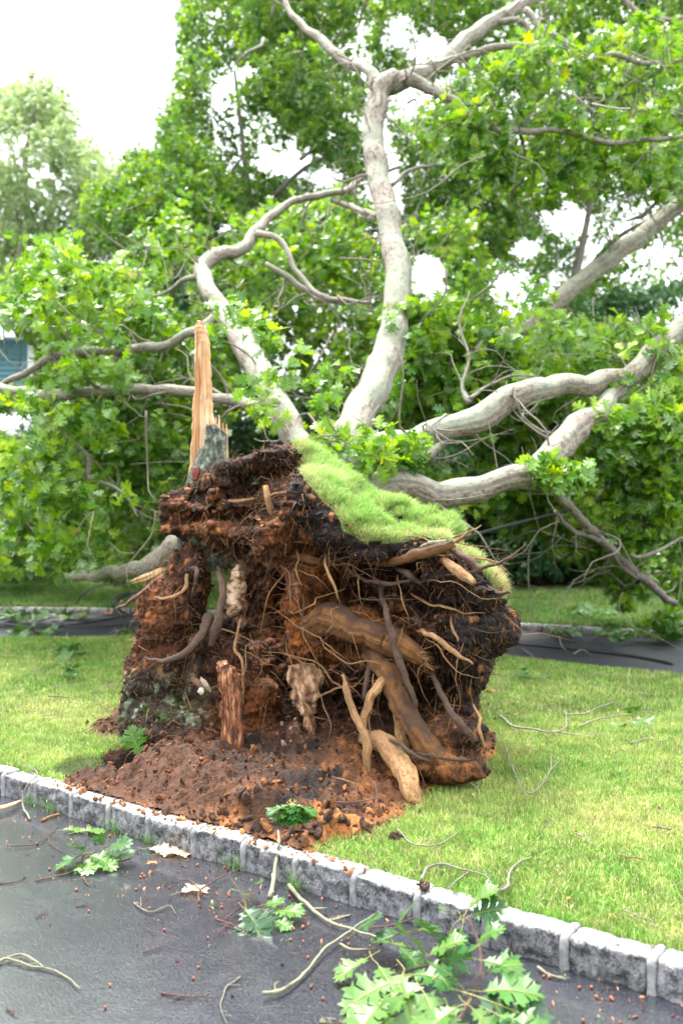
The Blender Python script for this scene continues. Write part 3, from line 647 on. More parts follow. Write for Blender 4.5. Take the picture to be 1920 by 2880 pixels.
def surface_nets(Fd):
    S = Fd < 0; nx, ny, nz_ = Fd.shape; c = [(0, 0, 0), (1, 0, 0), (0, 1, 0), (1, 1, 0), (0, 0, 1), (1, 0, 1), (0, 1, 1), (1, 1, 1)]
    cnt = sum(S[a:nx - 1 + a, b:ny - 1 + b, d:nz_ - 1 + d].astype(np.int8) for a, b, d in c)
    act = (cnt > 0) & (cnt < 8); I = np.argwhere(act); vid = np.full(act.shape, -1, dtype=np.int32); vid[act] = np.arange(len(I))
    acc = np.zeros((len(I), 3)); n = np.zeros(len(I))
    ed = [(a, b) for i, a in enumerate(c) for b in c[i + 1:] if sum(abs(x - y) for x, y in zip(a, b)) == 1]
    for a, b in ed:
        fa = Fd[I[:, 0] + a[0], I[:, 1] + a[1], I[:, 2] + a[2]]; fb = Fd[I[:, 0] + b[0], I[:, 1] + b[1], I[:, 2] + b[2]]
        m = (fa < 0) != (fb < 0); t = np.where(m, fa / (fa - fb + 1e-12), 0)
        p = I + np.array(a) + (np.array(b) - np.array(a)) * t[:, None]; acc += np.where(m[:, None], p, 0); n += m
    V = acc / n[:, None]; quads = []
    for ax in range(3):
        sl0 = [slice(None)] * 3; sl1 = [slice(None)] * 3; sl0[ax] = slice(0, -1); sl1[ax] = slice(1, None)
        s0 = S[tuple(sl0)]; s1 = S[tuple(sl1)]; E = np.argwhere(s0 != s1); o = [k for k in range(3) if k != ax]
        E = E[(E[:, o[0]] > 0) & (E[:, o[1]] > 0) & (E[:, o[0]] < Fd.shape[o[0]] - 1) & (E[:, o[1]] < Fd.shape[o[1]] - 1)]
        fl = s0[E[:, 0], E[:, 1], E[:, 2]]
        def g(da, db):
            K = E.copy(); K[:, o[0]] -= da; K[:, o[1]] -= db; return vid[K[:, 0], K[:, 1], K[:, 2]]
        q = np.stack([g(1, 1), g(0, 1), g(0, 0), g(1, 0)], 1)
        if ax == 1: fl = ~fl
        q[~fl] = q[~fl][:, ::-1]; quads.append(q)
    q = np.vstack(quads); return V, q[(q >= 0).all(1)]
V, q = surface_nets(FLD); V = V * H + np.array([u[0], w[0], zz[0]]); V = from_uwz(V)
if np.linalg.det(FR) < 0: q = q[:, ::-1]
# keep only the biggest connected body
lab = np.arange(len(V))
for _ in range(400):
    m = lab[q].min(1); new = lab.copy(); np.minimum.at(new, q.ravel(), np.repeat(m, 4)); new = new[new]
    if (new == lab).all(): break
    lab = new
vals, cts = np.unique(lab, return_counts=True); big = vals[cts > 400]; kv = np.isin(lab, big)
q = q[kv[q].all(1)]; mp = np.cumsum(kv) - 1; V = V[kv]; q = mp[q]
oak = empty('uprooted_oak', (0.1, 6.2, .1))
tag(oak, 'huge uprooted oak, torn root plate with turf in front, pale leafy limbs behind', 'tree')
tmpm = bpy.data.meshes.new('t'); tmpm.from_pydata(V.tolist(), [], q.tolist()); tmp = bpy.data.objects.new('t', tmpm); sc.collection.objects.link(tmp)
sm = tmp.modifiers.new('s', 'SUBSURF'); sm.levels = 1; sm.render_levels = 1
dg = bpy.context.evaluated_depsgraph_get(); ev = tmp.evaluated_get(dg).to_mesh()
n = len(ev.vertices); RV = np.empty(n * 3, np.float32); ev.vertices.foreach_get('co', RV); RV = RV.reshape(-1, 3)
RNm = np.empty(n * 3, np.float32); ev.vertices.foreach_get('normal', RNm); RNm = RNm.reshape(-1, 3)
RL = np.empty(len(ev.loops), np.int32); ev.loops.foreach_get('vertex_index', RL); RT = np.full(len(ev.polygons), 4)
tmp.evaluated_get(dg).to_mesh_clear(); bpy.data.objects.remove(tmp); bpy.data.meshes.remove(tmpm)
cl = V.mean(0)
px, py = prj(RV)
# zones of material over the torn face
TURF_FRONT = [(780, 1225), (832, 1262), (848, 1300), (850, 1350), (905, 1410), (950, 1455), (965, 1495), (1040, 1530), (1120, 1528), (1200, 1512), (1262, 1540), (1330, 1585), (1395, 1660), (1425, 1720), (1445, 1790), (1700, 1900), (1700, 1000), (700, 1000)]
tz = poly_dist(px, py, TURF_FRONT); relw = (RV - ORG) @ ax_w
turf_m = (tz > 0) & (RNm[:, 2] > np.where(px > 1300, .15, -.35)) & (px < 1425) | ((relw < -.95) & (px > 800) & (px < 1300) & (RNm[:, 2] > .1))
def gz(cx, cy, rx, ry): return np.exp(-(((px - cx) / rx) ** 2 + ((py - cy) / ry) ** 2))[:, None]
nf = fbm(RV, 5, 3, 70)[:, None]; nf2 = fbm(RV, 12, 3, 71)[:, None]; nf3 = fbm(RV * np.array([1, 1, .5]), 28, 2, 73)[:, None]
C = np.tile(np.array([.042, .020, .011]), (n, 1)) * (1 + .5 * nf)
def mixz(C, wgt, c): w_ = np.clip(wgt, 0, 1); return C * (1 - w_) + np.array(c) * w_
C = mixz(C, 1.3 * gz(870, 1650, 120, 190) + .3 * nf2 - .1, (.24, .095, .028))
C = mixz(C, 1.5 * gz(960, 1770, 170, 80) + .3 * nf2 - .15, (.30, .125, .03))
C = mixz(C, 1.2 * gz(900, 2180, 420, 110) + .5 * nf - .1, (.20, .075, .02))
C = mixz(C, 1.2 * gz(1230, 2120, 120, 90) + .3 * nf2 - .1, (.24, .12, .05))
C = mixz(C, 1.2 * gz(1310, 2080, 60, 60) + .3 * nf2 - .2, (.03, .017, .012))
C = mixz(C, 1.3 * gz(700, 2000, 110, 150) + .5 * nf2 - .2, (.16, .065, .022))
C = mixz(C, 1.1 * gz(430, 1720, 90, 160) + .6 * nf2 - .1, (.14, .056, .020))
C = mixz(C, 1.3 * gz(640, 1330, 170, 60) + .3 * nf2 - .15, (.05, .034, .025))
C = mixz(C, 1.0 * gz(620, 1470, 160, 70) + .8 * nf2 - .2, (.14, .058, .020))
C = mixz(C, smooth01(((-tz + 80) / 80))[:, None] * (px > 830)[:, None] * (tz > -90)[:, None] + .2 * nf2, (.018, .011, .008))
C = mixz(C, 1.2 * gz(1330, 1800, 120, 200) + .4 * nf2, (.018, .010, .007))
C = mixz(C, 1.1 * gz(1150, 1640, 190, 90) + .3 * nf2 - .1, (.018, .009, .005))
bark = smooth01((py - 1860) / 80)[:, None] * smooth01((640 - px) / 120)[:, None] * smooth01((2080 - py) / 60)[:, None]
C = mixz(C, bark * .9, (.035, .028, .02)); C = mixz(C, bark * smooth01((nf3 + .0) * 3 - .4), (.17, .21, .14)); C = mixz(C, bark * smooth01(nf2 * 3 - .3) * .8, (.035, .055, .01))
C = mixz(C, smooth01(nf3 * 3.5 - .9) * .6 * (1 - bark), (.34, .16, .06))           # torn wood chips and paler fibres
C = mixz(C, smooth01(-nf3 * 3.5 - .8) * .6, (.009, .005, .004))
C = np.clip(C, .003, 1) ** 1.25 * 1.45
C = np.where(turf_m[:, None], np.array([.12, .17, .045]), C); C = np.clip(C, .004, 1)
disp = (.014 * ridged(RV * np.array([1, 1, .7]), 30, 2, 75) + .007 * fbm(RV * np.array([1, 1, .6]), 80, 2, 76)) * np.where(turf_m, .3, 1)
RV2 = RV + RNm * disp[:, None].astype(np.float32)
ball = mesh_np('root_ball', RV2, RL, RT, M['rootball'], oak, True, col=C)
# grass on the tilted turf
tri = RL.reshape(-1, 4); fc = RV2[tri].mean(1); fn = RNm[tri].mean(1); tf = np.nonzero(turf_m[tri].all(1))[0]
if len(tf):
    pick = RNG.choice(tf, 95000); bw = RNG.dirichlet(np.ones(4), len(pick)); B = (RV2[tri[pick]] * bw[..., None]).sum(1); Nn = norm(fn[pick])
    upv = norm(Nn * .5 + np.array([0, -.1, .75]) + RNG.normal(0, .28, Nn.shape) + .5 * np.stack([vnoise(B, 11, 95), vnoise(B, 11, 96), 0 * B[:, 0]], 1)); 
    def turf_col(B):
        c = np.array([.19, .39, .06]) * np.ones((len(B), 1)); w_ = np.clip(.35 + fbm(B, 3, 2, 80) + RNG.normal(0, .2, len(B)), 0, 1)[:, None]
        c = c * (1 - w_) + np.array([.42, .56, .18]) * w_; bx, by = prj(B); ed = np.clip(1 - poly_dist(bx, by, TURF_FRONT) / 45, 0, 1); st = RNG.random(len(B)) < .10 + .35 * ed + .5 * (bx > 1380)
        return np.where(st[:, None], np.array([.52, .43, .22]), c) * RNG.uniform(.7, 1.25, len(B))[:, None]
    o = grass_patch('turf', None, None, .066, .0034, turf_col, oak, lean=np.array([.25, -.45, -.25]), base=B, up=upv); o['kind'] = 'stuff'

# the many finest rootlets
def hairs(name, B, Nn, L, w, colf, parent, droop=.6, wild=.9):
    N = len(B); d = norm(Nn + wild * RNG.normal(size=(N, 3))); ln = (L * RNG.uniform(.3, 1.3, N))[:, None]; s = norm(np.cross(d, RNG.normal(size=(N, 3)))) * w
    p0 = B; p1 = p0 + d * ln * .35 + RNG.normal(size=(N, 3)) * ln * .08; d2 = norm(d + np.array([0, 0, -droop]) + .5 * RNG.normal(size=(N, 3))); p2 = p1 + d2 * ln * .4; d3 = norm(d2 + np.array([0, 0, -droop]) + .5 * RNG.normal(size=(N, 3))); p3 = p2 + d3 * ln * .35
    V = np.stack([p0 - s, p0 + s, p1 + s * .8, p1 - s * .8, p2 + s * .6, p2 - s * .6, p3], 1).reshape(-1, 3); b = np.arange(N)[:, None] * 7
    lo = np.concatenate([b, b + 1, b + 2, b + 3, b + 3, b + 2, b + 4, b + 5, b + 5, b + 4, b + 6], 1).ravel()
    o = mesh_np(name, V, lo, np.tile([4, 4, 3], N), M['fibre'], parent, False, col=np.repeat(colf(B), 7, 0)); o['kind'] = 'stuff'; return o
nt = np.nonzero(~turf_m[tri].any(1) & (fc[:, 2] > .2))[0]
vis = nt[(fn[nt] @ ax_w) > -.5]
pick = RNG.choice(vis, 26000); B = fc[pick]; Nn = norm(fn[pick])
def fib_col(B):
    w_ = RNG.random(len(B))[:, None] ** 1.6; bx, by = prj(B); dk = ((bx > 900) & (by < 1600) | (bx > 1250))[:, None]
    return np.where(dk, np.array([.02, .012, .009]), np.array([.05, .024, .013])) * (1 - w_) + w_ * np.array([.36, .19, .085]) * np.where(dk, .6, 1)
hairs('rootlet_fibre', B, Nn, .055, .0012, fib_col, oak)
pick = RNG.choice(vis, 1500); hairs('long_rootlet', fc[pick], norm(fn[pick]), .24, .0018, lambda B: np.array([.06, .03, .015]) + RNG.random(len(B))[:, None] * np.array([.18, .10, .045]), oak, droop=.9, wild=.5)
# chips of torn wood and soil lumps stuck in the face
def lumps(name, B, size, colr, parent, mat, flat=.6, axis=None, stuff=True):
    ico = np.array([(0, 0, 1), (.894, 0, .447), (.276, .851, .447), (-.724, .526, .447), (-.724, -.526, .447), (.276, -.851, .447), (.724, .526, -.447), (-.276, .851, -.447), (-.894, 0, -.447), (-.276, -.851, -.447), (.724, -.526, -.447), (0, 0, -1)])
    fcs = np.array([(0, 1, 2), (0, 2, 3), (0, 3, 4), (0, 4, 5), (0, 5, 1), (1, 6, 2), (2, 7, 3), (3, 8, 4), (4, 9, 5), (5, 10, 1), (6, 7, 2), (7, 8, 3), (8, 9, 4), (9, 10, 5), (10, 6, 1), (11, 7, 6), (11, 8, 7), (11, 9, 8), (11, 10, 9), (11, 6, 10)])
    N = len(B); th = RNG.uniform(0, 6.28, (N, 3)); Rm = []
    a, b, c = th.T; ca, sa, cb, sb, cc, s_c = np.cos(a), np.sin(a), np.cos(b), np.sin(b), np.cos(c), np.sin(c)
    Rm = np.stack([np.stack([ca * cb, ca * sb * s_c - sa * cc, ca * sb * cc + sa * s_c], 1), np.stack([sa * cb, sa * sb * s_c + ca * cc, sa * sb * cc - ca * s_c], 1), np.stack([-sb, cb * s_c, cb * cc], 1)], 1)
    sc3 = np.stack([RNG.uniform(.7, 2.0, N), RNG.uniform(.5, 1, N), RNG.uniform(flat * .6, flat * 1.2, N)], 1)
    T = ico[None] * sc3[:, None, :] * RNG.uniform(.7, 1.25, (N, 12, 1)); W_ = np.einsum('nij,nkj->nki', Rm, T) * size[:, None, None] + B[:, None, :]
    lo = (np.arange(N)[:, None, None] * 12 + fcs[None]).ravel()
    o = mesh_np(name, W_.reshape(-1, 3), lo, np.full(N * 20, 3), mat, parent, False, col=np.repeat(colr, 12, 0))
    if stuff: o['kind'] = 'stuff'
    return o
pick = RNG.choice(vis, 4600); B = fc[pick] + norm(fn[pick]) * .004; bx, by = prj(B)
cc = (C[tri[pick, 0]] * .55 + .012) * RNG.uniform(.4, 1.5, len(B))[:, None]; pal = (RNG.random(len(B)) < .22 * np.exp(-(((bx - 850) / 260) ** 2 + ((by - 1720) / 300) ** 2)))
cc = np.where(pal[:, None], np.array([.30, .12, .045]) * RNG.uniform(.5, 1.3, len(B))[:, None], cc)
lumps('wood_and_soil_crumb', B, RNG.uniform(.004, .009, len(B)) + RNG.exponential(.004, len(B)).clip(0, .014), np.clip(cc, 0, 1), oak, M['clod'], .45)

# ------------------------------------------------------------------ roots
ROOTP = []
def root(pts, rad, mat='root_brown', name='root', off=0.0, **k):
    P = [R_(p[0], p[1], p[2] + off) for p in pts]; r = [x * PXM * .88 for x in rad]
    ROOTP.append((np.array(P), np.array(r)))
    kw = dict(sides=12, step=.018, rough=.30, freq=20, wob=.016, knots=12); kw.update(k)
    return one_tube(name, M[mat], oak, P, r, **kw)
root([(868, 1770, .10), (925, 1742, .20), (1010, 1768, .27), (1095, 1808, .31), (1150, 1838, .32), (1188, 1862, .30)], [38, 46, 44, 40, 34, 20], 'root_ochre', sides=24, rough=.24, freq=7, wob=.02, knots=8)
for e_ in range(7): root([(1178 + e_ * 2, 1835 + e_ * 6, .31), (1200 + 2 * e_, 1838 + e_ * 8, .33)], [6, 1.5], 'root_tan', 'frayed_end', sides=5)
root([(1040, 1830, .22), (1080, 1880, .30), (1120, 1970, .36), (1170, 2050, .40), (1215, 2120, .38), (1240, 2190, .3)], [24, 31, 30, 29, 34, 40], 'root_ochre', sides=18)
root([(1100, 1930, .24), (1115, 2020, .28), (1130, 2100, .30), (1150, 2170, .28)], [13, 16, 17, 18], 'root_tan')
root([(1068, 1640, .12), (1085, 1720, .38), (1100, 1790, .42), (1115, 1850, .44), (1150, 1940, .42), (1175, 1990, .40)], [6, 9, 11, 10, 9, 6], 'root_brown')
root([(1025, 2075, .30), (1080, 2095, .48), (1125, 2150, .60), (1150, 2220, .68), (1168, 2285, .66)], [20, 29, 31, 29, 22], 'root_tan', sides=20, rough=.2)
root([(962, 1898, .50), (975, 1945, .52), (1000, 2010, .54), (1024, 2065, .56), (1030, 2130, .58), (1030, 2190, .58), (1036, 2245, .56)], [5, 10, 12, 13, 13, 12, 11], 'root_tan', knots=9)
root([(1085, 1895, .34), (1060, 1945, .42), (1035, 1985, .44), (1018, 2050, .46)], [10, 13, 12, 10], 'root_tan')
root([(1042, 1840, .2), (1032, 1900, .36), (1028, 1965, .40)], [7, 8, 6], 'root_brown')
root([(1035, 1990, .42), (1048, 2010, .46)], [7, 3], 'root_brown')
root([(618, 1590, .16), (628, 1650, .34), (624, 1720, .40), (612, 1775, .40), (598, 1815, .38)], [8, 12, 13, 13, 9], 'root_brown')
root([(404, 1848, .42), (445, 1858, .46), (490, 1850, .48), (540, 1815, .46), (572, 1775, .38), (590, 1735, .25)], [3, 7, 10, 13, 15, 18], 'root_brown', rough=.08)
root([(495, 1598, .2), (548, 1600, .34), (545, 1640, .38), (540, 1700, .2)], [6, 8, 6, 3], 'root_brown')
root([(528, 1615, .30), (526, 1650, .36), (500, 1672, .38), (470, 1680, .38), (428, 1676, .36)], [5, 6, 6, 5, 2], 'root_tan')
root([(432, 1640, .2), (395, 1668, .3), (350, 1700, .32), (325, 1715, .3)], [8, 6, 5, 3], 'red_twig')
root([(745, 1368, .26), (750, 1405, .28), (765, 1440, .24), (782, 1470, .14)], [8, 9, 11, 12], 'root_tan')
root([(720, 1505, .22), (770, 1475, .30), (805, 1450, .28), (820, 1430, .2)], [2, 5, 5, 4], 'root_tan')
root([(640, 1408, .24), (680, 1405, .28), (720, 1400, .22)], [4, 5, 3], 'root_tan')
root([(760, 1395, .26), (800, 1388, .3), (845, 1378, .24)], [3, 4, 2], 'root_tan')
root([(815, 1563, .22), (870, 1570, .26), (940, 1585, .2)], [12, 13, 10], 'root_ochre')
root([(1020, 1582, .18), (1110, 1575, .34), (1200, 1552, .42), (1285, 1528, .44)], [10, 13, 15, 12], 'root_ochre')
root([(1285, 1528, .44), (1310, 1508, .45), (1325, 1495, .45)], [6, 4, 2], 'root_tan')
root([(1180, 1538, .32), (1205, 1522, .42), (1250, 1520, .40)], [5, 6, 4], 'pale_twig')
root([(1215, 1550, .18), (1250, 1580, .34), (1285, 1615, .40), (1325, 1642, .42)], [9, 12, 15, 11], 'root_tan')
root([(1230, 1530, .2), (1280, 1560, .3), (1320, 1580, .34), (1355, 1602, .34)], [6, 8, 9, 9], 'root_brown')
root([(1330, 1620, .1), (1365, 1650, .18), (1400, 1668, .22), (1432, 1662, .24)], [8, 8, 8, 4], 'root_brown')
root([(1290, 1565, .2), (1350, 1580, .3), (1428, 1592, .3)], [3, 3, 1], 'root_tan')
root([(1170, 1772, .3), (1210, 1780, .42), (1260, 1820, .46), (1335, 1868, .44)], [4, 8, 7, 3], 'root_tan')
root([(1215, 1900, .25), (1255, 1970, .36), (1300, 2040, .40), (1335, 2085, .36)], [6, 9, 11, 11], 'root_brown')
root([(1110, 1590, .2), (1150, 1620, .34), (1190, 1650, .28)], [6, 8, 5], 'root_brown')
root([(930, 1560, .2), (1000, 1620, .3), (1080, 1640, .34), (1160, 1630, .32)], [4, 5, 6, 3], 'root_brown')
root([(1040, 2070, .42), (1120, 2090, .60), (1150, 2115, .64), (1205, 2150, .6)], [4, 6, 6, 3], 'root_brown')
root([(1165, 2120, .5), (1240, 2130, .56), (1330, 2140, .5)], [4, 5, 4], 'root_brown')
for k_ in range(88):                                     # thinner roots wandering over the torn face
    a = RNG.uniform(640, 1330); b = RNG.uniform(1480, 1980); o_ = RNG.uniform(.12, .34); ang = RNG.uniform(-.6, .8) + (math.pi if RNG.random() < .3 else 0)
    if RNG.random() < .45: ang = RNG.uniform(1.1, 2.0)
    Ln = RNG.uniform(90, 260); pts = []
    for s in np.linspace(0, 1, 5): pts.append((a + math.cos(ang) * Ln * s + RNG.normal(0, 10), b + math.sin(ang) * Ln * s + RNG.normal(0, 10), o_ + .10 * math.sin(math.pi * s)))
    r0 = 1.2 + RNG.exponential(1.1); root(pts, [r0 * .7, r0, r0, r0 * .7, r0 * .3], random.choice(['root_brown', 'root_tan', 'root_tan', 'root_ochre']), 'thin_root', sides=6, step=.03)

fb = []; fn_ = []
for Pl, rl in ROOTP:
    if rl.max() < .009: continue
    m = int(20 + 900 * np.linalg.norm(np.diff(Pl, axis=0), axis=1).sum() * rl.max()); i_ = RNG.integers(0, len(Pl) - 1, m); f_ = RNG.random(m)[:, None]; d_ = norm(RNG.normal(size=(m, 3)))
    fb.append(Pl[i_] * (1 - f_) + Pl[i_ + 1] * f_ + d_ * (rl[i_] * .9)[:, None]); fn_.append(d_)
fb = np.vstack(fb); fn_ = np.vstack(fn_)
hairs('root_hair', fb, fn_, .07, .0011, lambda B: np.array([.10, .05, .025]) + RNG.random(len(B))[:, None] * np.array([.22, .12, .05]), oak, droop=.5)
# rotten standing splinter, pale wood in the hollow with daylight put into its colour, torn chunk
def slab(name, outline, mat, parent, depth_fn, thick, sub=6, rough=.02, seed=0., freq=18, rag=0.):
    """a plank-like piece of torn wood: left/right edges per height, closed rounded section with fluted grain"""
    rows = []; NS = 20; th = np.arange(NS) / NS * 2 * math.pi; ys_ = []
    for i in range(len(outline) - 1):
        (y0, l0, r0), (y1, l1, r1) = outline[i], outline[i + 1]
        for s in range(sub): t_ = s / sub; ys_.append((y0 + (y1 - y0) * t_, l0 + (l1 - l0) * t_, r0 + (r1 - r0) * t_))
    ys_.append(outline[-1])
    if rag:
        rg_ = random.Random(seed + 3); w1 = w2 = 0; o2 = []
        for yy, l_, r_ in ys_:
            w1 = w1 * .5 + rg_.uniform(-rag, rag); w2 = w2 * .5 + rg_.uniform(-rag, rag); o2.append((yy, l_ + w1, max(r_ + w2, l_ + w1 + 2)))
        ys_ = o2
    fl = .6 * vnoise(np.stack([np.cos(th) * 3, np.sin(th) * 3, 0 * th], 1), 1.9, seed) 
    for (yy, l_, r_) in ys_:
        c_ = (l_ + r_) / 2; hw = (r_ - l_) / 2; d = depth_fn(c_, yy); cen = Q(c_, yy, d); s_ = d / F
        k = 1 + .25 * fl; ring = cen + np.stack([np.cos(th) * hw * s_ * k, np.sin(th) * thick * min(1, .35 + hw / 30) * k, 0 * th], 1); rows.append(ring)
    V = np.array(rows); n_ = len(rows); V = V.reshape(-1, 3); V = V + rough * np.stack([fbm(V * np.array([1, 1, .3]), freq, 3, seed + a_) for a_ in (1, 2, 3)], 1)
    a = (np.arange(n_ - 1)[:, None] * NS + np.arange(NS)[None, :]); b = (np.arange(n_ - 1)[:, None] * NS + (np.arange(NS)[None, :] + 1) % NS)
    q_ = np.stack([a, b, b + NS, a + NS], -1).reshape(-1, 4); lo = np.concatenate([q_.ravel(), np.arange(NS)[::-1], np.arange(NS) + (n_ - 1) * NS]); to = np.concatenate([np.full(len(q_), 4), [NS, NS]])
    return mesh_np(name, V, lo, to, mat, parent, True)
pd = lambda off: (lambda x, y: plane_depth(x) - off)
slab('rotten_splinter', [(1862, 618, 640), (1885, 612, 662), (1930, 612, 674), (2000, 616, 672), (2080, 612, 676), (2150, 610, 668), (2190, 616, 656), (2230, 622, 650), (2275, 628, 642)], M['rot_wood'], oak, pd(.58), .04, rough=.035, freq=16, rag=6)
slab('rotten_splinter', [(1900, 655, 662), (1960, 655, 676), (2060, 660, 684), (2110, 664, 680), (2150, 662, 668)], M['rot_wood'], oak, pd(.60), .02, rough=.02, seed=5.5, rag=5)
slab('torn_wood_chunk', [(1868, 812, 890), (1905, 808, 912), (1950, 818, 900), (1985, 828, 892), (2010, 848, 884), (2060, 866, 884), (2120, 868, 878)], M['pink_wood'], oak, pd(.16), .05, rough=.03, seed=4, rag=6)
slab('sunlit_torn_wood', [(1590, 664, 682), (1630, 650, 690), (1690, 640, 688), (1735, 642, 668)], M['sunlit_tone_wood'], oak, pd(.10), .05, rough=.03, seed=9, rag=5)
slab('rot_flap', [(1600, 800, 830), (1660, 805, 850), (1700, 825, 845)], M['rot_wood'], oak, pd(.22), .03, rough=.03, seed=12)
for sx_, sy_, hgt in ((795, 2190, 60), (840, 2180, 55), (728, 2175, 45), (900, 2230, 40)):
    slab('wood_splinter', [(sy_, sx_ - 3, sx_ + 3), (sy_ + hgt * .5, sx_ - 4, sx_ + 12), (sy_ + hgt, sx_ + 2, sx_ + 20)], M['fresh_wood'], oak, pd(.62), .012, rough=.01, seed=sx_)

# ------------------------------------------------------------------ the snapped old trunk at the left
st = empty('tree_stump', R_(470, 2020, 0)); tag(st, 'snapped old trunk with lichen bark, a bracket fungus and a tall blond splinter on top', 'tree stump')
sd = lambda x, y: 6.42
slab('blond_splinter', [(900, 556, 560), (908, 552, 570), (916, 549, 572), (935, 548, 584), (970, 550, 588), (1040, 550, 590), (1120, 546, 593), (1180, 543, 598), (1250, 538, 612), (1330, 535, 630), (1400, 520, 630)], M['fresh_wood'], st, sd, .05, sub=9, rough=.02, seed=2.2, freq=14, rag=1.6)
slab('splinter', [(918, 551, 554), (1000, 550, 560), (1100, 546, 562), (1220, 542, 564), (1340, 536, 566)], M['orange_wood'], st, lambda x, y: 6.372, .014, rough=.012, seed=31, rag=1.5)
for (x_, t_, b_) in ((607, 1176, 1300), (617, 1168, 1300), (627, 1190, 1300), (637, 1195, 1330), (600, 1190, 1300)):
    slab('splinter', [(t_, x_ - 1, x_ + 1), (t_ + 25, x_ - 4, x_ + 4), (b_, x_ - 6, x_ + 6)], M['fresh_wood'], st, lambda x, y: 6.38, .02, rough=.006, seed=x_)
slab('bark', [(1200, 582, 618), (1215, 576, 634), (1250, 572, 636), (1275, 556, 637), (1310, 542, 640), (1345, 530, 642), (1400, 520, 650), (1500, 505, 640), (1600, 500, 640)], M['stump_bark'], st, lambda x, y: 6.36, .12, sub=10, rough=.03, seed=7.1, freq=16)
slab('red_heartwood', [(1312, 543, 556), (1330, 540, 562), (1350, 542, 556)], M['wet_wood_red'], st, lambda x, y: 6.235, .02, rough=.008)
fg = mesh = lumps('bracket_fungus', np.array([R_(557, 1920, .50), R_(578, 1925, .50), R_(545, 1905, .49), R_(566, 1942, .51)]), np.array([.050, .036, .042, .026]), np.array([[.14, .085, .05], [.38, .32, .25], [.10, .06, .04], [.5, .45, .37]]), st, M['clod'], .5, stuff=False)

# loose clods on the soil
n = 12000; x = RNG.uniform(-2.1, 1.3, n); y = RNG.uniform(4.3, 7.2, n); d = soil_d(x, y); k = (d > -.10) & (RNG.random(n) < np.where(d < 0, .12, 1)) & (y > 0) & (y > kerb_y(x) + .1); x, y = x[k], y[k]
z = np.maximum(soil_z(x, y)[0], lawn_z(x, y) * 0 + np.where(soil_d(x, y) < 0, .13, -1)); B = np.stack([x, y, z + .004], 1); cb = np.where((RNG.random(len(x)) < .45)[:, None], np.array([.032, .015, .008]), np.array([.12, .045, .014])) * RNG.uniform(.5, 1.7, len(x))[:, None]
cb = np.where((RNG.random(len(x)) < .035)[:, None], np.array([.30, .21, .15]), cb)
nb = 150; bxp = np.concatenate([RNG.uniform(820, 1120, 90), RNG.uniform(560, 760, 60)]); byp = np.concatenate([2345 - (bxp[:90] - 900) * .18 + RNG.normal(0, 18, 90), 2315 + RNG.normal(0, 22, 60)])
BB = np.array([G(a_, b_, .17) for a_, b_ in zip(bxp, byp)]); BB[:, 2] = soil_z(BB[:, 0], BB[:, 1])[0] + .008; kk = BB[:, 1] > kerb_y(BB[:, 0]) + KW; BB = BB[kk]
cB = np.where((RNG.random(len(BB)) < .6)[:, None], np.array([.04, .022, .014]), np.array([.17, .075, .028])) * RNG.uniform(.6, 1.4, len(BB))[:, None]
B = np.vstack([B, BB]); cb = np.vstack([cb, cB])
tag(lumps('soil_clods', B, np.concatenate([RNG.exponential(.0052, len(x)).clip(.003, .03), RNG.uniform(.012, .036, len(BB))]), np.clip(cb, 0, 1), None, M['clod'], .8), 'loose brown and orange soil clods scattered over the torn ground', 'soil clods')
n = 1500; x = RNG.uniform(-3.2, 2.6, n); y = RNG.uniform(3.3, 9, n); k = (y > kerb_y(x) + KW + .02) & (soil_d(x, y) < 0) & (y < near_edge(x)); x, y = x[k], y[k]
cb = np.where((RNG.random(len(x)) < .5)[:, None], np.array([.16, .07, .03]), np.array([.42, .26, .09])) * RNG.uniform(.5, 1.5, len(x))[:, None]
tag(lumps('lawn_litter', np.stack([x, y, lawn_z(x, y) + .018], 1), RNG.exponential(.005, len(x)).clip(.003, .016), np.clip(cb, 0, 1), None, M['clod'], .35), 'tiny brown and straw leaf scraps caught in the lawn grass', 'leaf litter')
# grit and crumbs on driveway and kerb
n = 2200; x = RNG.uniform(-2.4, 1.6, n); s_ = np.abs(RNG.normal(0, .45, n)); y = kerb_y(x) - .02 - s_; k = y > 2.6; x, y = x[k], y[k]
B = np.stack([x, y, 0 * x + .003], 1); cb = np.where((RNG.random(len(x)) < .5)[:, None], np.array([.09, .04, .03]), np.array([.36, .16, .08])) * RNG.uniform(.6, 1.8, len(x))[:, None]
cb = np.where((RNG.random(len(x)) < .14)[:, None], np.array([.25, .36, .12]), cb)
tag(lumps('bark_crumbs', B, RNG.exponential(.0022, len(x)).clip(.0015, .009), np.clip(cb, 0, 1), None, M['clod'], .4), 'small bark and soil crumbs strewn over the driveway asphalt', 'debris')
n = 260; x = RNG.uniform(-1.6, .1, n); y = kerb_y(x) + RNG.uniform(.0, .11, n); B = np.stack([x, y, 0 * x + KH + .006], 1)
tag(lumps('kerb_soil_crumbs', B, RNG.exponential(.005, n).clip(.002, .016), np.array([.26, .12, .05]) * RNG.uniform(.5, 1.5, n)[:, None], None, M['clod'], .7), 'orange soil crumbs spilled on top of the kerb', 'soil crumbs')

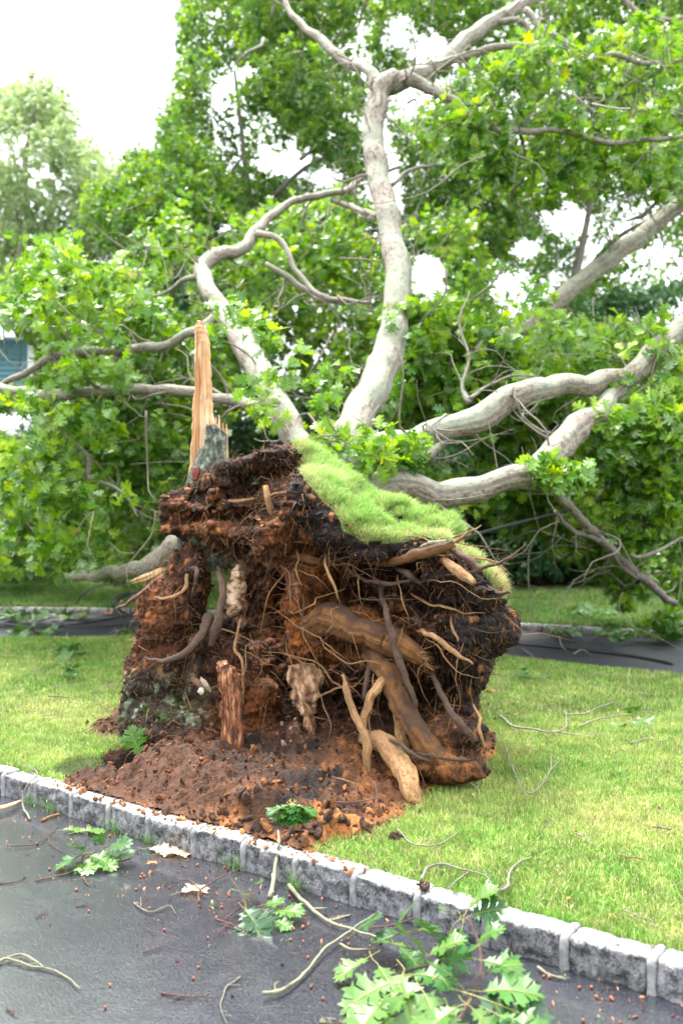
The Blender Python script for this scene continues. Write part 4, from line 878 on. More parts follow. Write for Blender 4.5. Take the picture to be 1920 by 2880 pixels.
# ------------------------------------------------------------------ oak trunk, limbs
LP = []
LIMB = lambda pts: ([Q(a, b, d) for a, b, d, r in pts], [r * .89 * d / F for a, b, d, r in pts])
def limb(name, pts, parent=oak, mat='limb_bark', **k):
    P, r = LIMB(pts); kw = dict(sides=18, step=.045, rough=.11, freq=4, wob=.028, knots=7, kink=.10); kw.update(k)
    LP.append((np.array(P), np.array(r)))
    return one_tube(name, M[mat], parent, P, r, **kw)
limb('trunk', [(980, 1600, 6.9, 100), (985, 1520, 7.2, 95), (965, 1420, 7.7, 85), (940, 1330, 8.1, 62)], sides=24)
limb('limb', [(930, 1360, 8.0, 45), (835, 1240, 8.5, 42), (770, 1120, 9.0, 43), (715, 1010, 9.5, 41), (660, 925, 9.9, 36), (612, 855, 10.2, 30), (580, 800, 10.5, 26), (565, 760, 10.7, 24)])
limb('limb', [(585, 800, 10.5, 20), (565, 755, 10.7, 24), (610, 715, 10.9, 23), (680, 700, 11.1, 20), (715, 655, 11.3, 17), (765, 600, 11.6, 14), (850, 560, 11.9, 12), (960, 540, 12.3, 11), (1030, 500, 12.7, 9), (1120, 470, 13, 6)])
limb('limb', [(940, 1350, 8.0, 55), (985, 1220, 8.4, 56), (1040, 1110, 8.8, 54), (1090, 990, 9.2, 48), (1115, 880, 9.5, 42), (1118, 740, 9.8, 40), (1090, 600, 10.2, 36), (1060, 480, 10.5, 34), (1052, 360, 10.8, 33), (1070, 260, 11.0, 33), (1110, 215, 11.1, 32)])
limb('limb', [(1060, 250, 11, 26), (1030, 195, 11.2, 17), (960, 165, 11.5, 15), (900, 110, 11.8, 14), (860, 80, 12, 11), (810, 30, 12.3, 9), (790, -40, 12.6, 7)])
limb('limb', [(1090, 240, 11.1, 30), (1170, 212, 11.2, 27), (1240, 180, 11.5, 25), (1310, 110, 11.8, 24), (1380, 60, 12.1, 22), (1460, 20, 12.5, 17), (1520, -20, 12.8, 14)])
limb('limb', [(1140, 225, 11.0, 22), (1190, 240, 11, 20), (1260, 275, 10.8, 14), (1340, 335, 10.7, 13), (1410, 366, 10.6, 11), (1530, 365, 10.6, 9), (1640, 385, 10.6, 9), (1710, 408, 10.6, 9), (1800, 395, 10.6, 8), (1930, 378, 10.6, 7)], sides=12)
limb('limb', [(1210, 190, 11.3, 18), (1290, 165, 11.3, 12), (1370, 140, 11.3, 11), (1450, 130, 11.3, 10), (1560, 138, 11.4, 10), (1640, 165, 11.5, 9), (1720, 158, 11.6, 8), (1830, 178, 11.7, 8), (1930, 170, 11.8, 7)], sides=12)
limb('limb', [(1480, 30, 12.4, 12), (1530, 85, 12.2, 9), (1590, 120, 12, 8), (1620, 150, 11.8, 6)], sides=10)
limb('limb', [(1400, 60, 12.1, 10), (1480, 70, 12, 7), (1520, 150, 11.9, 6), (1590, 220, 11.7, 7), (1640, 290, 11.5, 5), (1740, 350, 11.4, 3)], sides=10)
limb('limb', [(960, 1350, 7.9, 48), (1050, 1272, 8.1, 45), (1160, 1240, 8.3, 37), (1250, 1210, 8.4, 38), (1340, 1180, 8.5, 42), (1420, 1130, 8.6, 43), (1500, 1098, 8.7, 36), (1600, 1082, 8.9, 33), (1720, 1068, 9.1, 33), (1790, 1040, 9.2, 35), (1850, 980, 9.4, 33), (1930, 910, 9.6, 28)], sides=22)
limb('limb', [(990, 1440, 7.5, 45), (1070, 1370, 7.7, 42), (1150, 1365, 7.8, 40), (1240, 1388, 7.9, 43), (1330, 1378, 8.0, 42), (1420, 1352, 8.1, 38), (1500, 1325, 8.2, 44), (1560, 1270, 8.4, 44), (1620, 1200, 8.6, 40), (1690, 1160, 8.8, 30), (1730, 1105, 9.1, 27), (1800, 1040, 9.4, 20), (1930, 930, 9.8, 16)], sides=22)
limb('limb', [(1680, 1150, 8.8, 26), (1760, 1160, 9, 24), (1850, 1175, 9.2, 18)])
limb('limb', [(1330, 1000, 10.5, 26), (1430, 940, 11, 27), (1520, 880, 11.4, 27), (1620, 800, 11.8, 27), (1720, 725, 12.2, 28), (1810, 655, 12.6, 26), (1930, 560, 13, 24)])
limb('limb', [(760, 1140, 9, 20), (700, 1135, 9.2, 19), (620, 1118, 9.4, 17), (530, 1100, 9.6, 17), (440, 1095, 9.8, 16), (300, 1100, 10, 17), (180, 1108, 10.2, 18), (95, 1112, 10.4, 19), (0, 1085, 10.6, 15), (-60, 1080, 10.8, 14)], sides=14)
limb('limb', [(625, 880, 10, 16), (590, 905, 10, 15), (540, 935, 10, 14), (470, 965, 10.1, 15), (400, 978, 10.2, 15), (330, 985, 10.3, 14), (250, 990, 10.4, 12), (150, 1005, 10.6, 12), (80, 1045, 10.8, 11), (0, 1080, 11, 8)], sides=14)
limb('limb', [(580, 770, 10.6, 14), (520, 790, 10.9, 9), (440, 830, 11.2, 6), (360, 850, 11.5, 4)], sides=8)
limb('limb', [(720, 660, 11.2, 12), (790, 680, 11, 9), (830, 760, 10.8, 8), (900, 830, 10.6, 9), (960, 845, 10.5, 8), (1040, 850, 10.4, 5)], sides=10)
limb('limb', [(750, 745, 11, 8), (820, 790, 10.9, 9), (890, 840, 10.8, 8), (960, 850, 10.7, 7)], sides=10)
limb('limb', [(930, 560, 12.2, 8), (990, 580, 12, 9), (1060, 610, 11, 9)], sides=8)
limb('limb', [(120, 1125, 10.4, 14), (130, 1180, 10.3, 10), (180, 1230, 10.2, 10), (240, 1280, 10.1, 10), (255, 1350, 10, 8), (330, 1375, 9.9, 6), (390, 1450, 9.8, 3)], sides=8)
limb('limb', [(180, 930, 10.6, 3), (145, 980, 10.5, 4), (150, 1010, 10.5, 4), (190, 1040, 10.4, 4), (185, 1060, 10.4, 3)], sides=6, mat='dark_bark')
limb('limb', [(340, 990, 10.3, 10), (310, 1040, 10.4, 11), (290, 1090, 10.5, 8), (270, 1200, 10.6, 8)], sides=8, mat='dark_bark')
limb('limb', [(1540, 1360, 8.4, 16), (1600, 1420, 8.9, 15), (1650, 1480, 9.4, 14), (1700, 1530, 9.8, 14), (1760, 1590, 10.2, 15), (1830, 1650, 10.6, 14), (1900, 1700, 11, 10)], sides=12)
limb('limb', [(1560, 1440, 8.9, 7), (1600, 1480, 9.2, 8), (1680, 1520, 9.6, 9)], sides=8)
limb('limb', [(1930, 1510, 10, 5), (1860, 1550, 9.9, 6), (1790, 1570, 9.8, 6), (1770, 1560, 9.8, 4)], sides=8)
limb('limb', [(1200, 1290, 8.7, 20), (1260, 1230, 9, 18), (1290, 1180, 9.3, 14)])
limb('limb', [(1320, 1130, 8.8, 12), (1300, 1080, 8.9, 6), (1310, 1000, 9, 5), (1290, 900, 9.1, 4), (1320, 820, 9.2, 2)], sides=7)
limb('limb', [(1320, 1120, 8.8, 6), (1380, 1080, 9, 4), (1440, 1060, 9.1, 4), (1520, 1060, 9.2, 2)], sides=6)
limb('limb', [(1100, 520, 10.4, 8), (1180, 470, 10.6, 5), (1250, 470, 10.8, 3)], sides=6)
limb('limb', [(1460, 360, 10.7, 6), (1480, 440, 10.8, 4), (1470, 510, 10.9, 5), (1440, 550, 11, 4), (1520, 620, 11, 3)], sides=6)
limb('limb', [(1930, 535, 11.5, 8), (1860, 560, 11.5, 7), (1810, 600, 11.5, 6), (1760, 620, 11.5, 3)], sides=8)
limb('limb', [(1740, -10, 11.5, 9), (1800, 45, 11.5, 8), (1860, 60, 11.5, 7), (1930, 45, 11.5, 6)], sides=8)
# fallen log on the ground at the left, snapped from the old trunk
lg = empty('snapped_log', Q(400, 1600, 9.6)); tag(lg, 'mossy pale log lying on far grass with a splintered orange end', 'log')
limb('log_stem', [(560, 1510, 8.6, 44), (500, 1535, 9.0, 40), (440, 1580, 9.4, 36), (395, 1602, 9.7, 26), (300, 1612, 10.2, 20), (210, 1622, 10.8, 18)], parent=lg)
for k_ in range(6):
    a = random.uniform(-25, 40); one_tube('splinter', M['fresh_wood'], lg, [Q(470 + a, 1600 + abs(a) * .2, 9.2), Q(420 + a, 1615 + k_ * 3, 9.2), Q(375 + a * .8, 1632 + k_ * 2, 9.3)], [.03, .022, .006], sides=7, rough=.2)
# twiggy branchlets through the fallen crown
tw = Tubes()
def twigs(poly, d0, d1, n, L=(.5, 1.6)):
    P = sample_volume(poly, d0, d1, n, thr=-1)
    for p in P:
        a = norm(RNG.normal(size=3) + np.array([0, 0, -.1])); pts = [p]
        for s in range(4): a = norm(a + .45 * RNG.normal(size=3)); pts.append(pts[-1] + a * RNG.uniform(*L) / 4)
        r = RNG.uniform(.005, .013); tw.add(pts, [r, r * .85, r * .7, r * .5, r * .25], sides=5, step=.12, rough=.05)
PL1 = [(-40, 880), (60, 760), (180, 690), (260, 820), (420, 760), (520, 870), (600, 930), (700, 1060), (640, 1200), (540, 1330), (500, 1480), (380, 1540), (220, 1580), (-40, 1610)]
PL2 = [(330, 640), (480, 590), (600, 700), (800, 600), (980, 540), (1040, 640), (1060, 900), (960, 1150), (800, 1120), (700, 1000), (560, 900), (420, 780)]
PL3 = [(1120, 760), (1180, 620), (1300, 580), (1400, 700), (1520, 860), (1720, 900), (1940, 960), (1940, 1060), (1600, 1060), (1440, 1100), (1300, 1160), (1150, 1260), (1010, 1260), (1060, 1080)]
PL4 = [(1380, 1370), (1560, 1290), (1700, 1130), (1940, 1080), (1940, 1740), (1760, 1700), (1600, 1600), (1480, 1480)]
PL5 = [(1150, 330), (1300, 180), (1500, 120), (1940, 60), (1940, 560), (1650, 520), (1450, 560), (1250, 480)]
twigs(PL1, 9.5, 14, 110); twigs(PL2, 11, 15, 60); twigs(PL3, 10, 13, 40); twigs(PL4, 9.5, 14, 50); twigs(PL5, 10, 14, 90, (.8, 2.0))
for Pl, rl in LP[1:]:
    Ll = np.linalg.norm(np.diff(Pl, axis=0), axis=1).sum()
    for k_ in range(int(2 + Ll * 2.6)):
        i_ = RNG.integers(0, len(Pl) - 1); f_ = RNG.random(); p = Pl[i_] * (1 - f_) + Pl[i_ + 1] * f_; r0 = rl[i_] * (1 - f_) + rl[i_ + 1] * f_
        if p[2] < 1.2 or r0 > .16: continue
        a = norm(RNG.normal(size=3) * np.array([1, .7, 1]) + norm(Pl[i_ + 1] - Pl[i_]) * .8); L_ = RNG.uniform(.25, 1.3); q_ = min(r0 * .35, RNG.uniform(.006, .018)); pts = [p]
        for s_ in range(5): a = norm(a + .5 * RNG.normal(size=3)); pts.append(pts[-1] + a * L_ / 5)
        tw.add(pts, [q_, q_ * .9, q_ * .7, q_ * .55, q_ * .4, q_ * .2], sides=5, step=.1, rough=.1)
        for _ in range(2):
            j_ = RNG.integers(1, 4); b_ = norm(a + .9 * RNG.normal(size=3)); tw.add([pts[j_], pts[j_] + b_ * L_ * .2, pts[j_] + b_ * L_ * .35 + RNG.normal(size=3) * .05], [q_ * .5, q_ * .4, q_ * .15], sides=4, step=.1, rough=.1)
o = tw.build('twig', M['twig_bark'], oak); o['kind'] = 'stuff'

def foliage(name, parts, L, nleaf, mat, parent, tpl=LEAF_MID, fold=.25):
    acc = []
    for poly, d0, d1, n, thr, kw in parts:
        Cn = sample_volume(poly, d0, d1, n, thr, **kw); acc.append(tufts(Cn, nleaf, L))
    a = [np.concatenate([x[i] for x in acc]) for i in range(6)]
    o = leaf_mesh(name, tpl, a[0], a[1], a[2], a[3], a[4], M[mat], parent, a[5], fold); return o
foliage('foliage', [
    (PL1, 10.9, 15.5, 3100, .0, dict(freq=.9, seed=1., edge=90, voids=[(10, 1000, 130, 110), (50, 1180, 90, 55)])),
    ([p_ for p_ in PL1 if p_[0] < 470], 9.3, 10.9, 260, .15, dict(freq=1.1, seed=1.5, edge=70, voids=[(10, 1000, 130, 110), (50, 1180, 90, 55), (350, 1100, 300, 30), (350, 985, 300, 24)])),
    (PL2, 12.3, 16, 850, .1, dict(freq=.9, seed=2., edge=60)),
    (PL3, 10.6, 14, 1050, .06, dict(freq=.9, seed=3., edge=50, voids=[(1190, 780, 70, 90), (1500, 850, 60, 40)])),
    (PL3, 9.0, 10.6, 110, .2, dict(freq=1.2, seed=3.5, edge=50)),
    (PL4, 10, 14, 1700, -.02, dict(freq=.9, seed=4., edge=45)),
    ([(1130, 880), (1300, 900), (1560, 980), (1700, 1080), (1560, 1180), (1480, 1400), (1250, 1470), (1180, 1350), (1080, 1150)], 10.2, 13.5, 820, -.02, dict(freq=1.0, seed=3.8, edge=40)),
    (PL5, 10.5, 14, 700, .12, dict(freq=1., seed=5., edge=40)),
    ([(560, 880), (700, 840), (800, 1010), (960, 1000), (1120, 1150), (1000, 1240), (830, 1230), (700, 1160)], 8.0, 9.2, 34, .1, dict(freq=2., seed=6., edge=20)),
    ([(820, 1210), (1000, 1190), (1200, 1180), (1160, 1300), (1000, 1300)], 7.4, 8.2, 36, .0, dict(freq=2., seed=7., edge=15)),
    ([(1480, 1290), (1560, 1280), (1640, 1320), (1560, 1370)], 7.9, 8.2, 22, -.5, dict(freq=2., seed=8., edge=10)),
    ([(1640, 1160), (1940, 1130), (1940, 1260), (1700, 1250)], 8.6, 9.3, 150, -.1, dict(freq=2., seed=9., edge=20)),
], .155, 8, 'oak_leaf', oak)

# ------------------------------------------------------------------ standing trees behind
def tree(name, label, cat, group, trunk, parts, L, nleaf, mat, tpl=LEAF_LOW, branches=(), bark='dark_bark'):
    b = Q(*trunk[0][:3]); b[2] = float(verge_z(b[0], b[1])); r = empty(name, b); tag(r, label, cat, group)
    P, rr = LIMB(trunk); P[0] = b; one_tube('trunk', M[bark], r, P, rr, sides=12, step=.3, rough=.1)
    t = Tubes()
    for br in branches: P, rr = LIMB(br); t.add(P, rr, sides=7, step=.2)
    for poly, d0, d1, n, thr, kw in parts:
        for p in sample_volume(poly, d0, d1, 26, thr=-1):
            a = norm(RNG.normal(size=3) + np.array([0, 0, .3])); pts = [p]
            for s in range(4): a = norm(a + .4 * RNG.normal(size=3)); pts.append(pts[-1] + a * RNG.uniform(.2, .45))
            q_ = RNG.uniform(.015, .05); t.add(pts, [q_, q_ * .8, q_ * .6, q_ * .4, q_ * .2], sides=5, step=.3)
    o = t.build('branches', M[bark], r); o['kind'] = 'stuff'
    foliage('crown', parts, L, nleaf, mat, r, tpl); return r
GT = 'standing trees behind the fallen oak'
tree('leafy_tree', 'tall bright green tree left of centre whose crown edge meets the white sky', 'tree', GT, [(720, 1660, 21, 28), (720, 1300, 21, 24), (735, 900, 21, 18), (700, 560, 21, 9), (660, 200, 21, 5)],
     [([(540, -80), (500, 60), (505, 180), (440, 330), (450, 430), (370, 420), (330, 460), (400, 500), (260, 540), (300, 660), (420, 760), (620, 800), (900, 760), (1010, 620), (1060, 300), (1040, -80)], 17, 23, 8800, -.04, dict(freq=.55, seed=11., edge=40, voids=[(800, 455, 85, 48), (930, 500, 60, 40), (690, 200, 40, 30), (640, 640, 40, 22)]))],
     .145, 8, 'tree_leaf', branches=[[(760, 700, 20, 12), (660, 560, 19.5, 8), (560, 440, 19, 4)], [(760, 560, 20, 10), (860, 470, 20, 7), (960, 420, 20, 4)]])
tree('dense_tree', 'dense darker green tree filling the upper right of the background', 'tree', GT, [(1560, 1640, 21, 34), (1560, 1200, 21, 30), (1590, 900, 21, 18), (1660, 560, 21, 9), (1700, 100, 21, 5)],
     [([(1040, -80), (1060, 200), (1120, 420), (1130, 560), (1150, 700), (1300, 700), (1500, 760), (1640, 960), (1800, 1010), (1980, 1000), (1980, -80)], 18, 24, 9800, -.08, dict(freq=.5, seed=12., edge=40, voids=[(1590, 625, 75, 42), (1190, 130, 70, 45), (1120, 90, 50, 60), (1340, 800, 90, 40), (1200, 790, 70, 85), (1480, 700, 60, 40), (1000, 250, 40, 60), (1330, 250, 40, 30), (1250, 260, 40, 40), (1500, 850, 60, 40)]))],
     .145, 8, 'tree_leaf', branches=[[(1560, 900, 21, 12), (1700, 700, 20, 8), (1850, 600, 19, 4)]])
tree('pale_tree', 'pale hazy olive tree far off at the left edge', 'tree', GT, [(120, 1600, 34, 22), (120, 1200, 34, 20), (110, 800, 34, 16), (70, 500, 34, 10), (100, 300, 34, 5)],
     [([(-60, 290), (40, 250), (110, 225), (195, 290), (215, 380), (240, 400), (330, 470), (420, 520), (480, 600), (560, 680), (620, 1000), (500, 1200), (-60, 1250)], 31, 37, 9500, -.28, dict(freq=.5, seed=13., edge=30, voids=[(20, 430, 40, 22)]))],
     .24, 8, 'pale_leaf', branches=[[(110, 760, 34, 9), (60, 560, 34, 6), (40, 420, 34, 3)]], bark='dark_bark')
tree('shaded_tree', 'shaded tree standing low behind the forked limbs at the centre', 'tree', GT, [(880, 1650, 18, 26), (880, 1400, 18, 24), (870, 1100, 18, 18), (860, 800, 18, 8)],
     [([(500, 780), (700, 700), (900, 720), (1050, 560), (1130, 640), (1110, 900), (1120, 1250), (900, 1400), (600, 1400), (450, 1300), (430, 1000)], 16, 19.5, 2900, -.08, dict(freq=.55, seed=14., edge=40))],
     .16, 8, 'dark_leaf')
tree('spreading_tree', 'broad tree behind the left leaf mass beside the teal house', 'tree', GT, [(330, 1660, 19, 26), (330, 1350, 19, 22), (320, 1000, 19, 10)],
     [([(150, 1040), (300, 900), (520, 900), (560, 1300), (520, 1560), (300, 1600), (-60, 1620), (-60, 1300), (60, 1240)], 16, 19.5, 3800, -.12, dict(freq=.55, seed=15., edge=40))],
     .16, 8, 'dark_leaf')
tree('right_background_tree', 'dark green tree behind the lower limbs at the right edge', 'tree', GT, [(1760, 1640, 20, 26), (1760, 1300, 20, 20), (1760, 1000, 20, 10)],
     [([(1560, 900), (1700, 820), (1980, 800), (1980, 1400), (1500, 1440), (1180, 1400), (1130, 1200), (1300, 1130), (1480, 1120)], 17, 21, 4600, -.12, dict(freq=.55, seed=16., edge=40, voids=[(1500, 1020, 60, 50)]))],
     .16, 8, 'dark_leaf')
GS = 'shrubs in the mulch bed across the road'
for nm, lb, p0, p1, mt, sd_ in (('viburnum_shrub', 'broad oval-leaved shrub standing just right of the root ball', 1130, 1400, 'dark_leaf', 21.), ('laurel_shrub', 'dark laurel shrub behind the dangling cable', 1380, 1640, 'dark_leaf', 22.), ('holly_shrub', 'near-black shrub behind the drooping leafy limb at the right edge', 1600, 1960, 'dark_leaf', 23.)):
    c = (p0 + p1) / 2; b = Q(c, 1645, 18.0); b[2] = float(verge_z(b[0], b[1])); r = empty(nm, b); tag(r, lb, 'shrub', GS)
    t = Tubes()
    for k_ in range(12):
        x0 = RNG.uniform(p0 + 20, p1 - 20); t.add([Q(x0, 1650, 18.2), Q(x0 + RNG.normal(0, 15), 1500, 18.2), Q(x0 + RNG.normal(0, 30), 1330, 18.2)], [.03, .025, .01], sides=6, step=.2)
    o = t.build('stems', M['dark_bark'], r); o['kind'] = 'stuff'
    foliage('foliage', [([(p0, 1300), (c, 1230), (p1, 1290), (p1 + 20, 1500), (p1, 1625), (p0, 1620), (p0 - 10, 1450)], 16.9, 18.9, 1900, -.15, dict(freq=.9, seed=sd_, edge=25))], .13, 6, mt, r, LEAF_OVAL, .15)
sk = empty('undergrowth', Q(960, 1600, 24)); tag(sk, 'dark bushy undergrowth closing the view beneath the standing trees', 'undergrowth', kind='stuff')
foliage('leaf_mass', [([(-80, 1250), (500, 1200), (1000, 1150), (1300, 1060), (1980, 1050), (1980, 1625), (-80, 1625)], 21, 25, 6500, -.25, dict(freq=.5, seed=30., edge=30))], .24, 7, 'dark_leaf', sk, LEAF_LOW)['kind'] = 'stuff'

# ------------------------------------------------------------------ house
hs = empty('house', (-9.5, 23, 0)); tag(hs, 'teal clapboard house with grey roof half hidden by leaves at the left edge', 'house')
def quadmesh(name, quads, mat, parent):
    V = np.array([p for q_ in quads for p in q_], float); return mesh_np(name, V, np.arange(len(V)), np.full(len(quads), 4), mat, parent, False)
def box(name, a, b, mat, parent):
    (x0, y0, z0), (x1, y1, z1) = a, b; v = [(x0, y0, z0), (x1, y0, z0), (x1, y1, z0), (x0, y1, z0), (x0, y0, z1), (x1, y0, z1), (x1, y1, z1), (x0, y1, z1)]
    f = [(0, 1, 5, 4), (1, 2, 6, 5), (2, 3, 7, 6), (3, 0, 4, 7), (4, 5, 6, 7), (3, 2, 1, 0)]; return quadmesh(name, [[v[i] for i in q_] for q_ in f], mat, parent)
box('wall', (-16, 22.06, 0), (-6.9, 28, 5.5), M['siding'], hs)
qs = []
for k_ in range(40):
    z0 = .3 + k_ * .12; qs.append([(-16, 22.0, z0), (-6.86, 22.0, z0), (-6.86, 22.05, z0 + .12), (-16, 22.05, z0 + .12)]); qs.append([(-16, 22.05, z0), (-6.86, 22.05, z0), (-6.86, 22.0, z0), (-16, 22.0, z0)])
quadmesh('clapboard', qs, M['siding'], hs)
box('corner_board', (-6.92, 21.97, .2), (-6.78, 22.1, 5.5), M['white_trim'], hs)
quadmesh('roof', [[(-16.4, 21.4, 5.5), (-6.4, 21.4, 5.5), (-6.4, 25, 6.9), (-16.4, 25, 6.9)], [(-16.4, 25, 6.9), (-6.4, 25, 6.9), (-6.4, 28.6, 5.5), (-16.4, 28.6, 5.5)], [(-16.4, 21.4, 5.4), (-16.4, 28.6, 5.4), (-6.4, 28.6, 5.4), (-6.4, 21.4, 5.4)]], M['shingle'], hs)
box('fascia', (-16.4, 21.34, 5.35), (-6.4, 21.4, 5.53), M['white_trim'], hs)
quadmesh('porch_roof', [[(-16, 19.6, 3.25), (-6.0, 19.6, 3.25), (-6.0, 21.98, 4.1), (-16, 21.98, 4.1)], [(-16, 19.6, 3.2), (-16, 21.98, 3.2), (-6.0, 21.98, 3.2), (-6.0, 19.6, 3.2)]], M['shingle'], hs)
box('gutter', (-16, 19.5, 3.1), (-6.0, 19.6, 3.28), M['white_trim'], hs)
box('porch_post', (-6.3, 19.7, .2), (-6.15, 19.85, 3.2), M['white_trim'], hs)

# ------------------------------------------------------------------ cables
def cable(label, pts, r, name='cable'):
    o = one_tube(name, M['cable'], None, pts, [r] * len(pts), sides=6, step=.06, rough=0); tag(o, label, 'cable'); return o
cable('taut black overhead cable sagging down past the right limbs', [Q(1240, 1530, 8.0), Q(1400, 1485, 9), Q(1650, 1420, 10.5), Q(1940, 1340, 12.5)], .014)
cable('black cable lying across the far road at the right', [G(1380, 1808, .02), G(1480, 1812, .02), G(1640, 1828, .02), G(1780, 1845, .02), G(1890, 1866, .02)], .016)
cable('black cable lying across the far road at the left', [G(-20, 1750, .02), G(90, 1762, .02), G(200, 1758, .02), G(300, 1742, .02), G(380, 1728, .02)], .012)
cable('thin cable crossing the left road nearest the lawn', [G(-20, 1765, .02), G(120, 1757, .02), G(250, 1763, .02), G(390, 1755, .02)], .010)
def coil(cx, cy, rx, ry, d, turns, seed):
    pts = []; rg = np.random.default_rng(seed)
    for i in range(int(turns * 9)):
        a = i / 9 * 2 * math.pi; pts.append(Q(cx + rx * math.cos(a) * (1 + .15 * rg.normal()) + i * 1.2, cy + ry * math.sin(a) * (1 + .1 * rg.normal()), d + .1 * rg.normal()))
    return pts
cable('tangled loops of black cable sprung up beside the far kerb', coil(350, 1700, 42, 30, 12.2, 3.2, 1), .011)
cable('wide single loop of cable arching over the far left grass', [Q(215, 1700, 12.6), Q(240, 1665, 12.5), Q(300, 1645, 12.4), Q(370, 1650, 12.2), Q(410, 1680, 12), Q(400, 1700, 12)], .010)

# ------------------------------------------------------------------ fallen leaves, sprigs, twigs, acorns
def solid_leaf(name, parent, base, dirv, upv, L, mat='ground_leaf', curl=.15, fold=.15, rnd=None, stalk=.35):
    V, lo, to, K = leaves_arrays(LEAF_HI, np.array([base]), np.array([dirv], float), np.array([upv], float), np.array([L]), np.array([curl]), fold)
    r = RNG.random() if rnd is None else rnd
    o = mesh_np(name, V, lo, to, M[mat], parent, False, rnd=np.full(len(V), r))
    sp = V[:6] ; nrm = norm(np.array(upv, float)) * .0012
    t = Tubes(); b0 = np.array(base) - norm(np.array(dirv, float)) * L * stalk * .8
    bm_ = (b0 + np.array(base)) / 2 + np.array([RNG.normal(0, L * .05), RNG.normal(0, L * .05), RNG.uniform(-.02, .0) * L])
    t.add([b0, bm_, np.array(base) + nrm] + [p + nrm for p in sp[1:]], [L * .006, L * .006, L * .007, L * .007, L * .007, L * .006, L * .004, L * .001], sides=5, step=L * .1, rough=0)
    nn_ = {1: (3, 10), 2: (9, 20), 3: (18, 29)}
    Yv = norm(np.cross(np.array(upv, float), np.array(dirv, float)))
    T0 = LEAF_HI[0]
    for si, tx, ty in ((1, .47, .33), (2, .71, .35), (3, .9, .16)):
        for sg in (1, -1):
            j_ = int(np.argmin(np.hypot(T0[:, 0] - tx, T0[:, 1] - sg * ty)))
            t.add([sp[si] + nrm, V[j_] * .85 + sp[si] * .15 + nrm], [L * .0035, L * .001], sides=4, step=L * .3, rough=0)
    m = t.build('midrib', M['petiole'], o if parent is None else parent)
    if parent is None:
        pass
    return o
def sprig(name, label, c, leaves, twig=None, mat='ground_leaf', tm='red_twig', group=None, lift=0.0, floor=0.0, grow=1.0):
    """leaves: (px, py, tip_px, tip_py, height base, height tip, roll)"""
    r = empty(name, c); tag(r, label, 'leaf sprig', group)
    if twig:
        for tpts, rr in twig: one_tube('twig', M[tm], r, tpts, rr, sides=7, step=.02, rough=.15, freq=40, wob=.003)
    for (a, b, c_, d, h0, h1, roll, rn) in leaves:
        c_ = a + (c_ - a) * grow; d = b + (d - b) * grow
        p = G(a, b, h0 + lift); ray = Q(c_, d, 1.0) - np.array([0, 0, EYE]); eye_ = np.array([0, 0, EYE]); k_ = np.dot(p - eye_, ray) / np.dot(ray, ray)
        kg = (EYE - .012 - floor) / -ray[2]; t_ = eye_ + ray * min(k_ * .985, kg); dv = t_ - p; L = np.linalg.norm(dv); side = norm(np.cross(dv, [0, 0, 1])); up = norm(np.cross(side, dv)) ; up = up * math.cos(roll) + side * math.sin(roll)
        solid_leaf('leaf', r, p, dv, up, L, mat, RNG.uniform(.05, .3), RNG.uniform(.08, .3), rn)
    return r
# big foreground sprig
rr = random.Random(3)
hero = [(1040, 2690, 950, 2745, .04, .05, .2, .95), (1180, 2770, 1010, 2860, .05, .06, .1, .9), (1110, 2760, 965, 2700 + 110, .05, .03, -.2, .85),
        (1150, 2740, 1270, 2660 + 80, .06, .08, .2, .5), (1130, 2745, 1180, 2900, .06, .05, .0, .92), (1190, 2790, 1260, 2930, .06, .06, .1, .9),
        (1330, 2800, 1530, 2870, .07, .09, .2, .1), (1350, 2790, 1500, 2760, .07, .1, .2, .7), (1310, 2560, 1380, 2490, .14, .17, .2, .9),
        (1320, 2575, 1410, 2550, .13, .16, .9, .3), (1290, 2585, 1245, 2545, .12, .15, .1, .8), (1275, 2600, 1230, 2720, .12, .07, 1.0, .6), (1300, 2600, 1262, 2730, .12, .06, -.8, .5),
        (1350, 2700, 1460, 2720, .08, .08, .3, .6), (1365, 2735, 1450, 2650 + 40, .08, .1, -.2, .8), (1160, 2620, 1060, 2640, .05, .04, .2, .15),
        (1110, 2610, 1150, 2545, .05, .1, .1, .4), (1150, 2620, 1225, 2600, .05, .07, -.1, .35), (1180, 2680, 1090, 2640, .06, .05, .3, .9), (1200, 2690, 1290, 2630, .06, .08, .1, .85),
        (1200, 2700, 1130, 2590, .06, .08, .4, .7), (1240, 2740, 1350, 2640, .07, .08, -.3, .35), (1300, 2780, 1230, 2690, .07, .07, .2, .3), (1290, 2830, 1180, 2900, .07, .05, .1, .85),
        (1320, 2830, 1420, 2930, .07, .06, .1, .9), (1260, 2840, 1300, 2950, .07, .06, -.2, .75), (1060, 2710, 1130, 2820, .05, .05, 0, .9), (1090, 2800, 1000, 2900, .04, .03, .1, .92), (1390, 2850, 1530, 2920, .06, .04, .1, .8),
        (1340, 2650, 1400, 2600, .1, .1, .3, .7), (1000, 2620, 1060, 2570, .03, .06, .2, .2), (1120, 2660, 1180, 2720, .05, .05, 0, .45), (1230, 2640, 1180, 2580, .06, .07, .5, .55)]
sprig('fallen_oak_sprig', 'largest leafy oak sprig, in the foreground against the kerb', G(1250, 2700), hero,
      [([G(1310, 2580, .13), G(1345, 2650, .10), G(1350, 2740, .09), G(1320, 2810, .07), G(1270, 2900, .06)], [.004, .004, .0045, .005, .006]),
       ([G(1115, 2740, .06), G(1180, 2720, .06), G(1240, 2700, .07), G(1300, 2640, .05)], [.003, .004, .004, .003]),
       ([G(1040, 2610, .02), G(1110, 2600, .05), G(1165, 2580, .05)], [.003, .004, .002])], lift=.03, grow=1.18)
